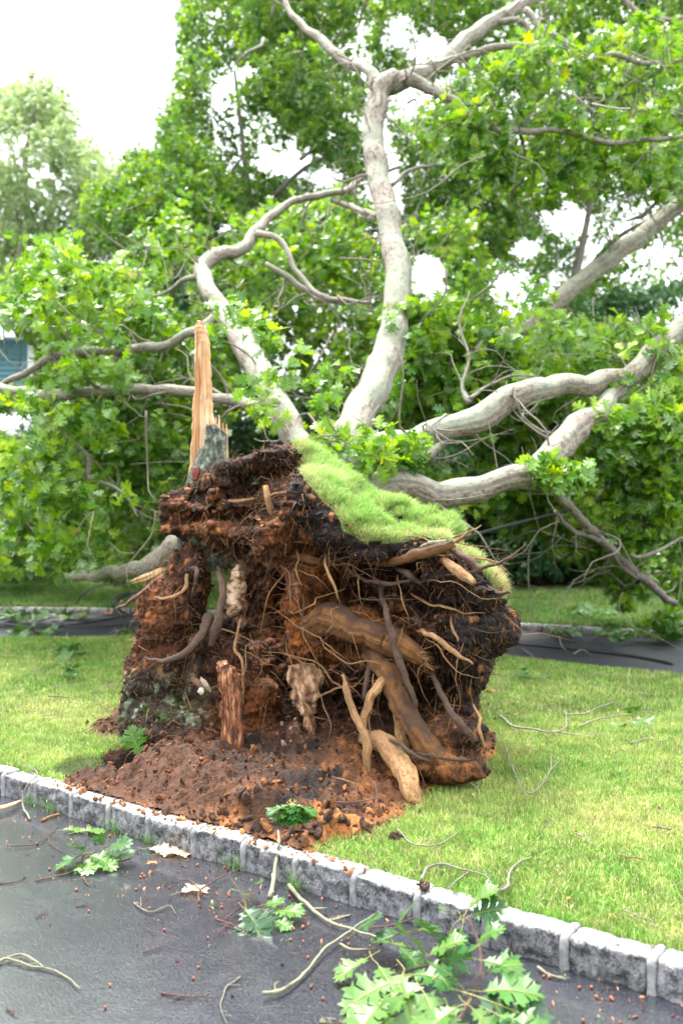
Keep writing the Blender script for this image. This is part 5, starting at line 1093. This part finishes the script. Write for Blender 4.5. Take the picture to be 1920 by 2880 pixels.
s2 = [(240, 2400, 150, 2440, .05, .03, .3, .5), (245, 2400, 190, 2370, .05, .08, .1, .4), (250, 2405, 320, 2420, .05, .04, .1, .8), (255, 2410, 245, 2460, .04, .01, .1, .95), (300, 2390, 370, 2360, .06, .08, .5, .4), (290, 2380, 275, 2340, .05, .1, .6, .4), (310, 2400, 345, 2420, .04, .03, -.4, .5), (230, 2420, 205, 2455, .03, .01, .3, .3), (270, 2420, 330, 2445, .03, .01, .2, .9), (330, 2400, 375, 2400, .04, .04, .2, .55)]
sprig('fallen_oak_sprig', 'bright green oak sprig lying on asphalt near the left kerb', G(250, 2410), s2, [([G(100, 2478, .006), G(180, 2458, .01), G(225, 2435, .02), G(245, 2400, .05), G(330, 2425, .02), G(380, 2410, .02)], [.004, .004, .004, .003, .003, .002])])
s3 = [(685, 2555, 740, 2620, .06, .02, .1, .05), (690, 2550, 735, 2640, .05, .02, .4, .1), (700, 2530, 660, 2480, .05, .08, .1, .95), (760, 2560, 860, 2565, .03, .04, .1, .85), (740, 2545, 800, 2530, .03, .05, .2, .7), (690, 2560, 715, 2600, .04, .02, .5, .2), (770, 2590, 820, 2600, .02, .02, .2, .8), (700, 2500, 735, 2470, .04, .06, .2, .3)]
sprig('fallen_oak_sprig', 'dark green oak sprig on the driveway below the centre of the kerb', G(720, 2550), s3, [([G(630, 2585, .008), G(665, 2560, .02), G(690, 2540, .04), G(670, 2500, .04), G(650, 2470, .02)], [.003, .003, .003, .002, .002])])
s4 = []
for k_ in range(11): a = math.radians(20 + 14 * k_); s4.append((822 + 4 * math.cos(a), 2262, 822 + 82 * math.cos(a), 2258 + 66 * math.sin(a), .34, .20, rr.uniform(-.5, .5), rr.uniform(.3, .75)))
sprig('fallen_oak_sprig', 'small drooping oak sprig stuck in the orange soil pit', G(820, 2260, .25), s4)
s6 = [(1765, 2030, 1700, 2050, .16, .15, .1, .95), (1765, 2030, 1740, 2070, .16, .14, .1, .95), (1770, 2030, 1840, 2060, .16, .15, .1, .6), (1780, 2020, 1840, 2030, .16, .18, .3, .6), (1770, 2010, 1765, 1975, .16, .25, .3, .6), (1775, 2025, 1800, 2065, .16, .14, .3, .5), (1790, 2000, 1785, 1975, .16, .25, .3, .55)]
sprig('fallen_oak_sprig', 'yellow-green oak sprig on the right lawn at the end of a bent stick', G(1770, 2030, .13), s6)
def pile(label, cx, cy, z, n, rx, ry, seed):
    rg = random.Random(seed); L = []
    for k_ in range(n):
        a = rg.uniform(0, 6.28); x0 = cx + rg.uniform(-rx, rx); y0 = cy + rg.uniform(-ry, ry); l_ = rg.uniform(.6, 1) * .17 * (y0 - 1440) / 1.6
        L.append((x0, y0, x0 + l_ * math.cos(a), y0 + l_ * .5 * math.sin(a), z + .03 + rg.uniform(0, .08), 0, rg.uniform(-.8, .8), rg.uniform(.3, 1)))
    return sprig('fallen_oak_sprig', label, G(cx, cy, z), L, floor=z)
pile('leafy heap on the far left kerb in front of the leaning foliage', 60, 1728, .02, 26, 70, 6, 1)
pile('pale leaf scatter in the gutter at the far left road edge', 180, 1722, .02, 14, 60, 6, 2)
pile('low green leaf clump on the far road at the left', 100, 1773, .02, 18, 45, 5, 3)
pile('green leaves on the far road tucked beside the root ball', 375, 1780, .02, 8, 22, 4, 4)
pile('leaves on the near lawn at left just before the road', 200, 1825, .13, 9, 45, 6, 5)
pile('pale leaf pair on the middle of the left lawn', 200, 1880, .13, 6, 25, 5, 6)
pile('leaf clump in the gutter of the far right kerb', 1590, 1770, .02, 12, 30, 6, 7)
pile('leaf spray over the far kerb below the drooping right limb', 1730, 1775, .05, 20, 40, 16, 8)
pile('leaf clump on far verge grass under the right limb', 1680, 1715, .12, 18, 90, 14, 9)
pile('leaves at the right end of the far kerb', 1890, 1785, .03, 8, 30, 8, 10)
pile('small yellow leaf pair on the lawn right of the root ball', 1490, 1885, .13, 3, 15, 4, 11)
# leaf stuck upright in the soil
sl = empty('oak_leaf', G(388, 2140, .15)); tag(sl, 'single green oak leaf standing upright in the dark soil at left', 'leaf')
p = G(418, 2148, .17); solid_leaf('leaf_blade', sl, p - np.array([.045, 0, -.04]), np.array([-.35, .05, .9]), np.array([.2, -.95, .1]), .19, rnd=.72, curl=.05)
def flat_leaf(label, px_, py_, ang, L, mat, rnd=.5, z=.006):
    e = empty('fallen_leaf', G(px_, py_, z)); tag(e, label, 'leaf'); p = G(px_, py_, z + .008)
    solid_leaf('leaf_blade', e, p, np.array([math.cos(ang), math.sin(ang), .06]), np.array([0, 0, 1.]), L, mat, .12, .12, rnd); return e
flat_leaf('curled tan oak leaf against the kerb foot', 415, 2385, -.3, .17, 'tan_leaf', .9)
flat_leaf('second curled tan oak leaf against the kerb, the right one of the pair', 455, 2400, .2, .15, 'tan_leaf', .6)
flat_leaf('cream oak leaf flat on the asphalt under a forked twig', 505, 2510, .6, .14, 'tan_leaf', 1)
flat_leaf('small pale green leaf lying left of the green sprig', 170, 2335, .2, .12, 'ground_leaf', .9)
flat_leaf('light green leaf on asphalt just above the left sprig', 215, 2340, .3, .15, 'ground_leaf', .95)
flat_leaf('reddish brown leaf on asphalt below the tan pair', 412, 2430, .8, .06, 'red_leaf', .5)
flat_leaf('orange leaf on the right lawn', 1790, 2262, .3, .07, 'red_leaf', .9, .15)
flat_leaf('orange brown leaf on the lawn beside the root ball', 1350, 1942, .3, .14, 'red_leaf', .9, .15)
flat_leaf('red leaf on the far verge at right', 1865, 1730, .3, .2, 'red_leaf', .6, .16)
for k_, (a, b) in enumerate(((210, 1722), (225, 1718), (285, 1716), (250, 1724), (300, 1722))): 
    e = flat_leaf(('brown dead leaf leftmost in the far left gutter', 'upright brown dead leaf second from left in the far gutter', 'dead leaf fourth along the far left gutter', 'dead leaf in the middle of the far left gutter row', 'rightmost brown dead leaf in the far left gutter')[k_], a, b, k_ * 1.3, .2, 'red_leaf', .3 + .1 * k_, .03); e['group'] = 'dead leaves in the far left gutter'

def twig(label, pts, r, mat='twig_bark', z=.006, forks=(), cat='twig', name='twig', arch=0.0):
    P = []; n_ = len(pts)
    for i, p in enumerate(pts):
        zz_ = z + (p[2] if len(p) > 2 else 0) + arch * math.sin(math.pi * i / (n_ - 1)); P.append(G(p[0], p[1], zz_))
    t = Tubes(); t.add(P, [r * .85 * (1 - .55 * i / (n_ - 1)) for i in range(n_)], sides=7, step=.012, rough=.32, freq=45, wob=.006, knots=30)
    for _ in range(random.randint(1, 4)):
        i_ = random.randint(0, n_ - 2); b0 = P[i_] + (P[i_ + 1] - P[i_]) * random.random(); dd = norm(P[i_ + 1] - P[i_]); dv_ = norm(dd + np.array([random.uniform(-1, 1), random.uniform(-1, 1), random.uniform(0, .5)])); l_ = random.uniform(.01, .045)
        t.add([b0, b0 + dv_ * l_ * .6, b0 + norm(dv_ + dd * .6) * l_], [r * .45, r * .35, r * .2], sides=5, step=.01, rough=.2)
    for f in forks: t.add([G(q_[0], q_[1], z + (q_[2] if len(q_) > 2 else 0)) for q_ in f], [r * .6] * (len(f) - 1) + [r * .3], sides=6, step=.015, rough=.15, freq=45, wob=.003)
    o = t.build(name, M[mat], None); tag(o, label, cat); return o
twig('pale green forked twig on asphalt at the lower left edge', [(-20, 2715), (20, 2695), (80, 2712), (120, 2720), (165, 2735), (200, 2755), (228, 2780)], .006, 'pale_twig', .012, [[(20, 2695), (55, 2685), (95, 2700), (125, 2722)]])
twig('reddish twig with a side spur near the bottom of the driveway', [(450, 2790), (490, 2798), (530, 2806), (585, 2803)], .0045, 'red_twig', .008, [[(485, 2808), (510, 2800), (527, 2796)]])
twig('wavy grey twig at the bottom left of the large sprig', [(675, 2745), (640, 2770), (632, 2800), (625, 2835), (640, 2880)], .004, 'twig_bark', .008, [[(640, 2770), (678, 2770)]])
twig('bowed twig with a bent tip in the middle of the driveway', [(375, 2535), (400, 2555), (425, 2562), (460, 2550), (476, 2543), (492, 2568)], .004, 'twig_bark', .012, [[(395, 2548), (396, 2522)]])
twig('long dark twig left of the left sprig', [(20, 2380), (60, 2380), (110, 2372), (150, 2340), (162, 2320)], .004, 'red_twig', .008, [[(138, 2350), (145, 2375), (180, 2397)]])
twig('thick leafless stick pointing from the kerb into the large sprig', [(815, 2487), (850, 2530), (880, 2560), (930, 2592), (1000, 2615), (1095, 2652)], .0095, 'pale_twig', .02, [[(870, 2555), (920, 2552)], [(925, 2590), (985, 2570)]])
twig('long pale stick curving down the driveway beside the large sprig', [(742, 2795), (790, 2785), (840, 2750), (880, 2710), (915, 2670), (970, 2630), (1020, 2590), (1065, 2565)], .0075, 'pale_twig', .02, [[(955, 2655), (990, 2672), (1060, 2668)]])
twig('straight dark red twig below the dark green sprig', [(605, 2587), (650, 2602), (690, 2622)], .0055, 'red_twig', .012, [[(640, 2600), (605, 2630)]])
twig('slim red twig alone in the middle of the asphalt', [(405, 2680), (430, 2672), (455, 2662)], .0035, 'red_twig')
twig('thin brown twig touching the left border of the driveway', [(-10, 2484), (30, 2482), (62, 2474)], .004, 'red_twig')
twig('short curved dark twig below the left sprig', [(235, 2465), (242, 2482), (254, 2492)], .005, 'red_twig')
twig('tiny straight twig beneath the left sprig', [(213, 2548), (230, 2547), (247, 2545)], .003, 'red_twig')
twig('short dark twig beside a scrap of leaf', [(103, 2578), (118, 2574), (130, 2564)], .0035, 'red_twig')
twig('short bent brown twig above the slim red twig', [(412, 2614), (425, 2623), (440, 2626)], .0035, 'red_twig')
twig('stubby dark twig in the bottom left corner', [(18, 2836), (28, 2843), (36, 2847)], .005, 'red_twig')
twig('forked twig over the cream leaf', [(560, 2540), (565, 2505), (600, 2480), (650, 2455), (690, 2440)], .005, 'red_twig', .02, [[(565, 2505), (530, 2475), (505, 2480)], [(575, 2510), (528, 2508)]])
twig('thin upright twig rising from the forked twig', [(598, 2480, .0), (604, 2440, .04), (612, 2400, .10)], .003, 'red_twig', .01)
twig('stout greenish stick leaning against the kerb', [(757, 2520, 0), (768, 2470, .03), (778, 2400, .10), (783, 2375, .14), (782, 2335, .16)], .012, 'pale_twig', .012)
twig('bent bare twig draped over the left end of the kerb', [(85, 2305, 0), (62, 2260, .03), (75, 2210, .11), (105, 2180, .15), (95, 2162, .15), (65, 2153, .14)], .006, 'twig_bark', .008, [[(105, 2180, .15), (85, 2173, .14), (60, 2178, .13)]])
twig('broken peeled stick lying in the gutter by the left kerb', [(120, 2305), (140, 2296), (172, 2289)], .010, 'root_tan', .012)
twig('thin twig right of the large sprig', [(1480, 2758), (1500, 2760), (1512, 2762)], .004, 'red_twig')
twig('mossy stick with crumbs lying near the right kerb foot', [(1512, 2722), (1540, 2740), (1595, 2752)], .007, 'pale_twig', .01)
twig('short pale broken stick at the bottom edge of the driveway', [(900, 2867), (920, 2870), (935, 2873)], .008, 'pale_twig', .01)
twig('dark thin stick lying beyond the stout stick by the kerb', [(930, 2580), (965, 2572), (985, 2572)], .005, 'dark_bark', .01)
# lawn sticks
Lw = [('long dark broken branch on the lawn right of the root ball', [(1405, 2010), (1440, 2040), (1500, 2050), (1555, 2058), (1590, 2040), (1590, 2000)], .010, 'twig_bark', [[(1550, 2055), (1640, 2070)]]),
      ('tall arched stick above the yellow-green sprig', [(1590, 2008), (1640, 2005), (1690, 1985), (1730, 1975), (1770, 1995)], .007, 'twig_bark', []),
      ('hooked thin stick left of the arched stick', [(1520, 1998), (1528, 1982), (1555, 1985), (1590, 2005)], .004, 'twig_bark', []),
      ('curved stick running into the yellow-green sprig', [(1630, 2042), (1690, 2020), (1740, 2012), (1800, 2018)], .007, 'twig_bark', []),
      ('straight thin stick at the right border of the lawn', [(1800, 2000), (1860, 2008), (1930, 2025)], .004, 'twig_bark', []),
      ('V-shaped grey twig on the lawn in front of the straw patch', [(1420, 2095), (1435, 2150), (1480, 2230), (1530, 2195), (1550, 2150), (1550, 2120)], .006, 'twig_bark', [[(1548, 2165), (1575, 2135)]]),
      ('pale stick beside the root ball foot on the lawn', [(1305, 2195), (1340, 2215), (1348, 2250)], .005, 'pale_twig', []),
      ('low bow-shaped twig on the lawn above the kerb', [(1118, 2332), (1160, 2370), (1220, 2375), (1270, 2355), (1292, 2335)], .005, 'twig_bark', []),
      ('bent grey twig with three arms just behind the kerb', [(1182, 2475), (1200, 2440), (1240, 2432), (1290, 2445), (1330, 2452), (1370, 2465), (1388, 2500)], .006, 'twig_bark', [[(1320, 2450), (1285, 2475), (1258, 2500)], [(1240, 2432), (1225, 2388)]]),
      ('thick S-shaped stick lying on the lawn edge by the kerb', [(1392, 2510), (1425, 2495), (1432, 2455), (1455, 2430), (1492, 2415)], .009, 'twig_bark', []),
      ('small red twig on the middle of the right lawn', [(1512, 2345), (1530, 2325), (1550, 2298)], .004, 'red_twig', []),
      ('small hooked twig on the right lawn', [(1617, 2342), (1645, 2352), (1663, 2375)], .004, 'twig_bark', []),
      ('straight orange stick on the right lawn', [(1745, 2404), (1790, 2414), (1828, 2421)], .005, 'root_tan', []),
      ('slim dark stick near the kerb at right', [(1752, 2562), (1800, 2580), (1840, 2598)], .004, 'twig_bark', []),
      ('short blunt stick at the right side of the lawn', [(1830, 2324), (1860, 2328), (1882, 2332)], .006, 'twig_bark', []),
      ('looping twig at the far right of the lawn', [(1770, 2090), (1820, 2080), (1860, 2085), (1875, 2080)], .005, 'twig_bark', []),
      ('small bracket-shaped twig beside the looping twig', [(1878, 2078), (1895, 2075), (1904, 2100)], .005, 'root_tan', []),
      ('thin pale stick below the curved stick on the lawn', [(1640, 2060), (1680, 2064), (1722, 2066)], .004, 'pale_twig', []),
      ('dark curved twig close to the root ball on the lawn', [(1422, 2005), (1450, 2014), (1474, 1998)], .005, 'red_twig', []),
      ('forked twig at the back of the lawn near the far road', [(1370, 1905), (1440, 1900), (1520, 1905), (1550, 1890), (1540, 1870)], .006, 'twig_bark', [[(1380, 1915), (1430, 1930)]]),
      ('long twig standing at the rear lawn edge', [(1770, 1880, .1), (1765, 1920), (1800, 1945), (1840, 1955)], .005, 'pale_twig', []),
      ('arched twig at the rear right of the lawn', [(1655, 1900), (1690, 1890), (1715, 1898)], .005, 'twig_bark', []),
      ('thin twig on the rear lawn below the arched twig', [(1540, 1955), (1570, 1965), (1620, 1970)], .004, 'twig_bark', []),
      ('hooked twig at the right rear corner of the lawn', [(1810, 1895), (1850, 1892), (1880, 1905)], .005, 'twig_bark', []),
      ('long stick across the left lawn', [(85, 1888), (130, 1878), (185, 1864)], .006, 'twig_bark', []),
      ('thin stick on the left lawn below the leaf pair', [(150, 1935), (190, 1928), (228, 1921)], .005, 'twig_bark', []),
      ('short dark stick in the middle of the left lawn', [(137, 1957), (165, 1960), (195, 1962)], .005, 'red_twig', []),
      ('pale stick pointing at the old trunk on the left lawn', [(255, 1945), (285, 1935), (318, 1922)], .006, 'pale_twig', []),
      ('crooked twig on grass left of the old trunk foot', [(278, 1975), (290, 1988), (312, 2000)], .006, 'red_twig', []),
      ('stick in the straw coloured grass at left', [(120, 2015), (140, 2012), (165, 2009)], .005, 'twig_bark', []),
      ('dark twig lying across the soil edge at left', [(250, 2058), (268, 2045), (290, 2022)], .005, 'red_twig', []),
      ('short stick at the left edge of the lawn', [(10, 1842), (35, 1843), (60, 1848)], .006, 'root_tan', [])]
for lb, pts, r, mt, fk_ in Lw: twig(lb, pts, r, mt, .15, fk_, arch=.015)
Rd = [('grey twig across the far right road', [(1470, 1825), (1500, 1850), (1525, 1900)], .010), ('stubby forked twig on the far right road', [(1570, 1780), (1578, 1815), (1592, 1830)], .014), ('thin twig in front of the far right kerb', [(1400, 1805), (1440, 1800), (1540, 1795)], .008), ('arched twig on the far right road', [(1610, 1840), (1635, 1828), (1660, 1842)], .009), ('twig loop in the far right gutter', [(1670, 1795), (1700, 1785), (1760, 1800)], .009), ('twig lying on the far left road', [(115, 1800), (145, 1785), (178, 1770)], .012), ('bent twig on the far left road', [(300, 1795), (330, 1780), (322, 1765)], .010), ('thin twig near the far left leaf clump', [(180, 1800), (190, 1785), (192, 1775)], .009)]
for lb, pts, r in Rd: twig(lb, pts, r, 'twig_bark', .02, arch=.03)
# twigs in the soil pit
for i, (lb, pts, r, mt) in enumerate([('pale forked root shred across the orange pit', [(885, 2155, .1), (940, 2185, .12), (990, 2200, .12), (1028, 2225, .08)], .005, 'root_tan'), ('yellowish root shred below the pale one', [(872, 2218, .06), (920, 2222, .08), (960, 2232, .06)], .004, 'root_tan'), ('dark crossing twig over the front soil lip', [(915, 2255, .12), (980, 2260, .14), (1040, 2250, .12), (1070, 2240, .08)], .004, 'red_twig'), ('dark upright twig crossing the front soil lip', [(1052, 2195, .2), (1062, 2245, .14), (1078, 2310, .05)], .004, 'red_twig')]):
    twig(lb, pts, r, mt, .14)
pk = empty('peeled_wood_piece', G(20, 2265)); tag(pk, 'peeled orange piece of wood at the left end of the gutter', 'wood piece')
one_tube('wood_body', M['fresh_wood'], pk, [G(-30, 2278, .03), G(20, 2268, .03), (G(58, 2252, .03))], [.028, .022, .010], sides=9, rough=.2, flat=.5)

# acorns
ac = [(205, 2372), (292, 2344), (310, 2350), (105, 2373), (18, 2361), (140, 2444), (216, 2502), (383, 2501), (406, 2464), (400, 2458), (396, 2466), (522, 2437), (556, 2432), (644, 2518), (642, 2514), (624, 2551), (386, 2540), (420, 2553), (463, 2614), (585, 2637), (558, 2720), (544, 2751), (297, 2833), (310, 2770), (250, 2562), (624, 2551), (644, 2512), (645, 2518), (813, 2520), (826, 2612), (850, 2608), (852, 2606), (816, 2642), (852, 2647), (866, 2692), (875, 2775), (908, 2808), (957, 2873), (980, 2655), (978, 2640), (1040, 2660), (1076, 2760), (944, 2740), (945, 2550), (1320, 2680), (1528, 2745), (1543, 2748), (1676, 2803), (1717, 2806), (1722, 2811), (1638, 2870), (1628, 2777), (1662, 2776), (1430, 2695), (1860, 2795)]
src = None
for i, (a, b) in enumerate(ac):
    if src is None:
        ico = bpy.data.meshes.new('acorn'); import bmesh; bm = bmesh.new(); bmesh.ops.create_icosphere(bm, subdivisions=2, radius=.0058)
        for v in bm.verts:
            if v.co.z > 0: v.co.z *= 1.15
            if v.co.z < -.002: v.co.x *= 1.12; v.co.y *= 1.12
        bm.to_mesh(ico); bm.free(); ico.polygons.foreach_set('use_smooth', [True] * len(ico.polygons)); ico.materials.append(M['acorn'])
        src = bpy.data.objects.new('acorn', ico); o = src
    else: o = src.copy()
    sc.collection.objects.link(o); o.location = tuple(G(a, b, .0065)); s_ = random.uniform(.75, 1.15); o.scale = (s_, s_, s_ * random.uniform(.85, 1)); o.rotation_euler = (random.uniform(0, 3), random.uniform(0, 3), random.uniform(0, 3))
    land = min(((205, 2400, 'the left leafy sprig'), (410, 2460, 'the curled tan leaves'), (635, 2530, 'the forked twig over the cream leaf'), (835, 2610, 'the thick leafless stick'), (300, 2800, 'the pale forked twig at lower left'), (560, 2735, 'the bottom middle of the driveway'), (890, 2790, 'the lower end of the long pale stick'), (1040, 2700, 'the largest sprig'), (1530, 2745, 'the mossy stick at the right kerb'), (1690, 2805, 'the bottom right corner'), (60, 2370, 'the long dark twig at left'), (950, 2870, 'the short pale broken stick')), key=lambda q_: (q_[0] - a) ** 2 + (q_[1] - b) ** 2)[2]
    tag(o, 'small round reddish acorn on wet asphalt near ' + land, 'acorn', 'acorns on the driveway')
cl_ = np.array([G(1110, 2352, .16), G(1192, 2492, .14)])
for i, (p, lb, s_) in enumerate(((cl_[0], 'dark soil lump on the lawn behind the kerb', .02), (cl_[1], 'fibrous brown soil lump on the grass edge touching the kerb top', .022))):
    Bc = p + RNG.normal(0, s_ * .45, (14, 3)); tag(lumps('soil_lump', Bc, np.full(14, s_ * .6), np.tile(np.array([.05, .028, .018]), (14, 1)), None, M['clod'], .9, stuff=False), lb, 'soil lump')
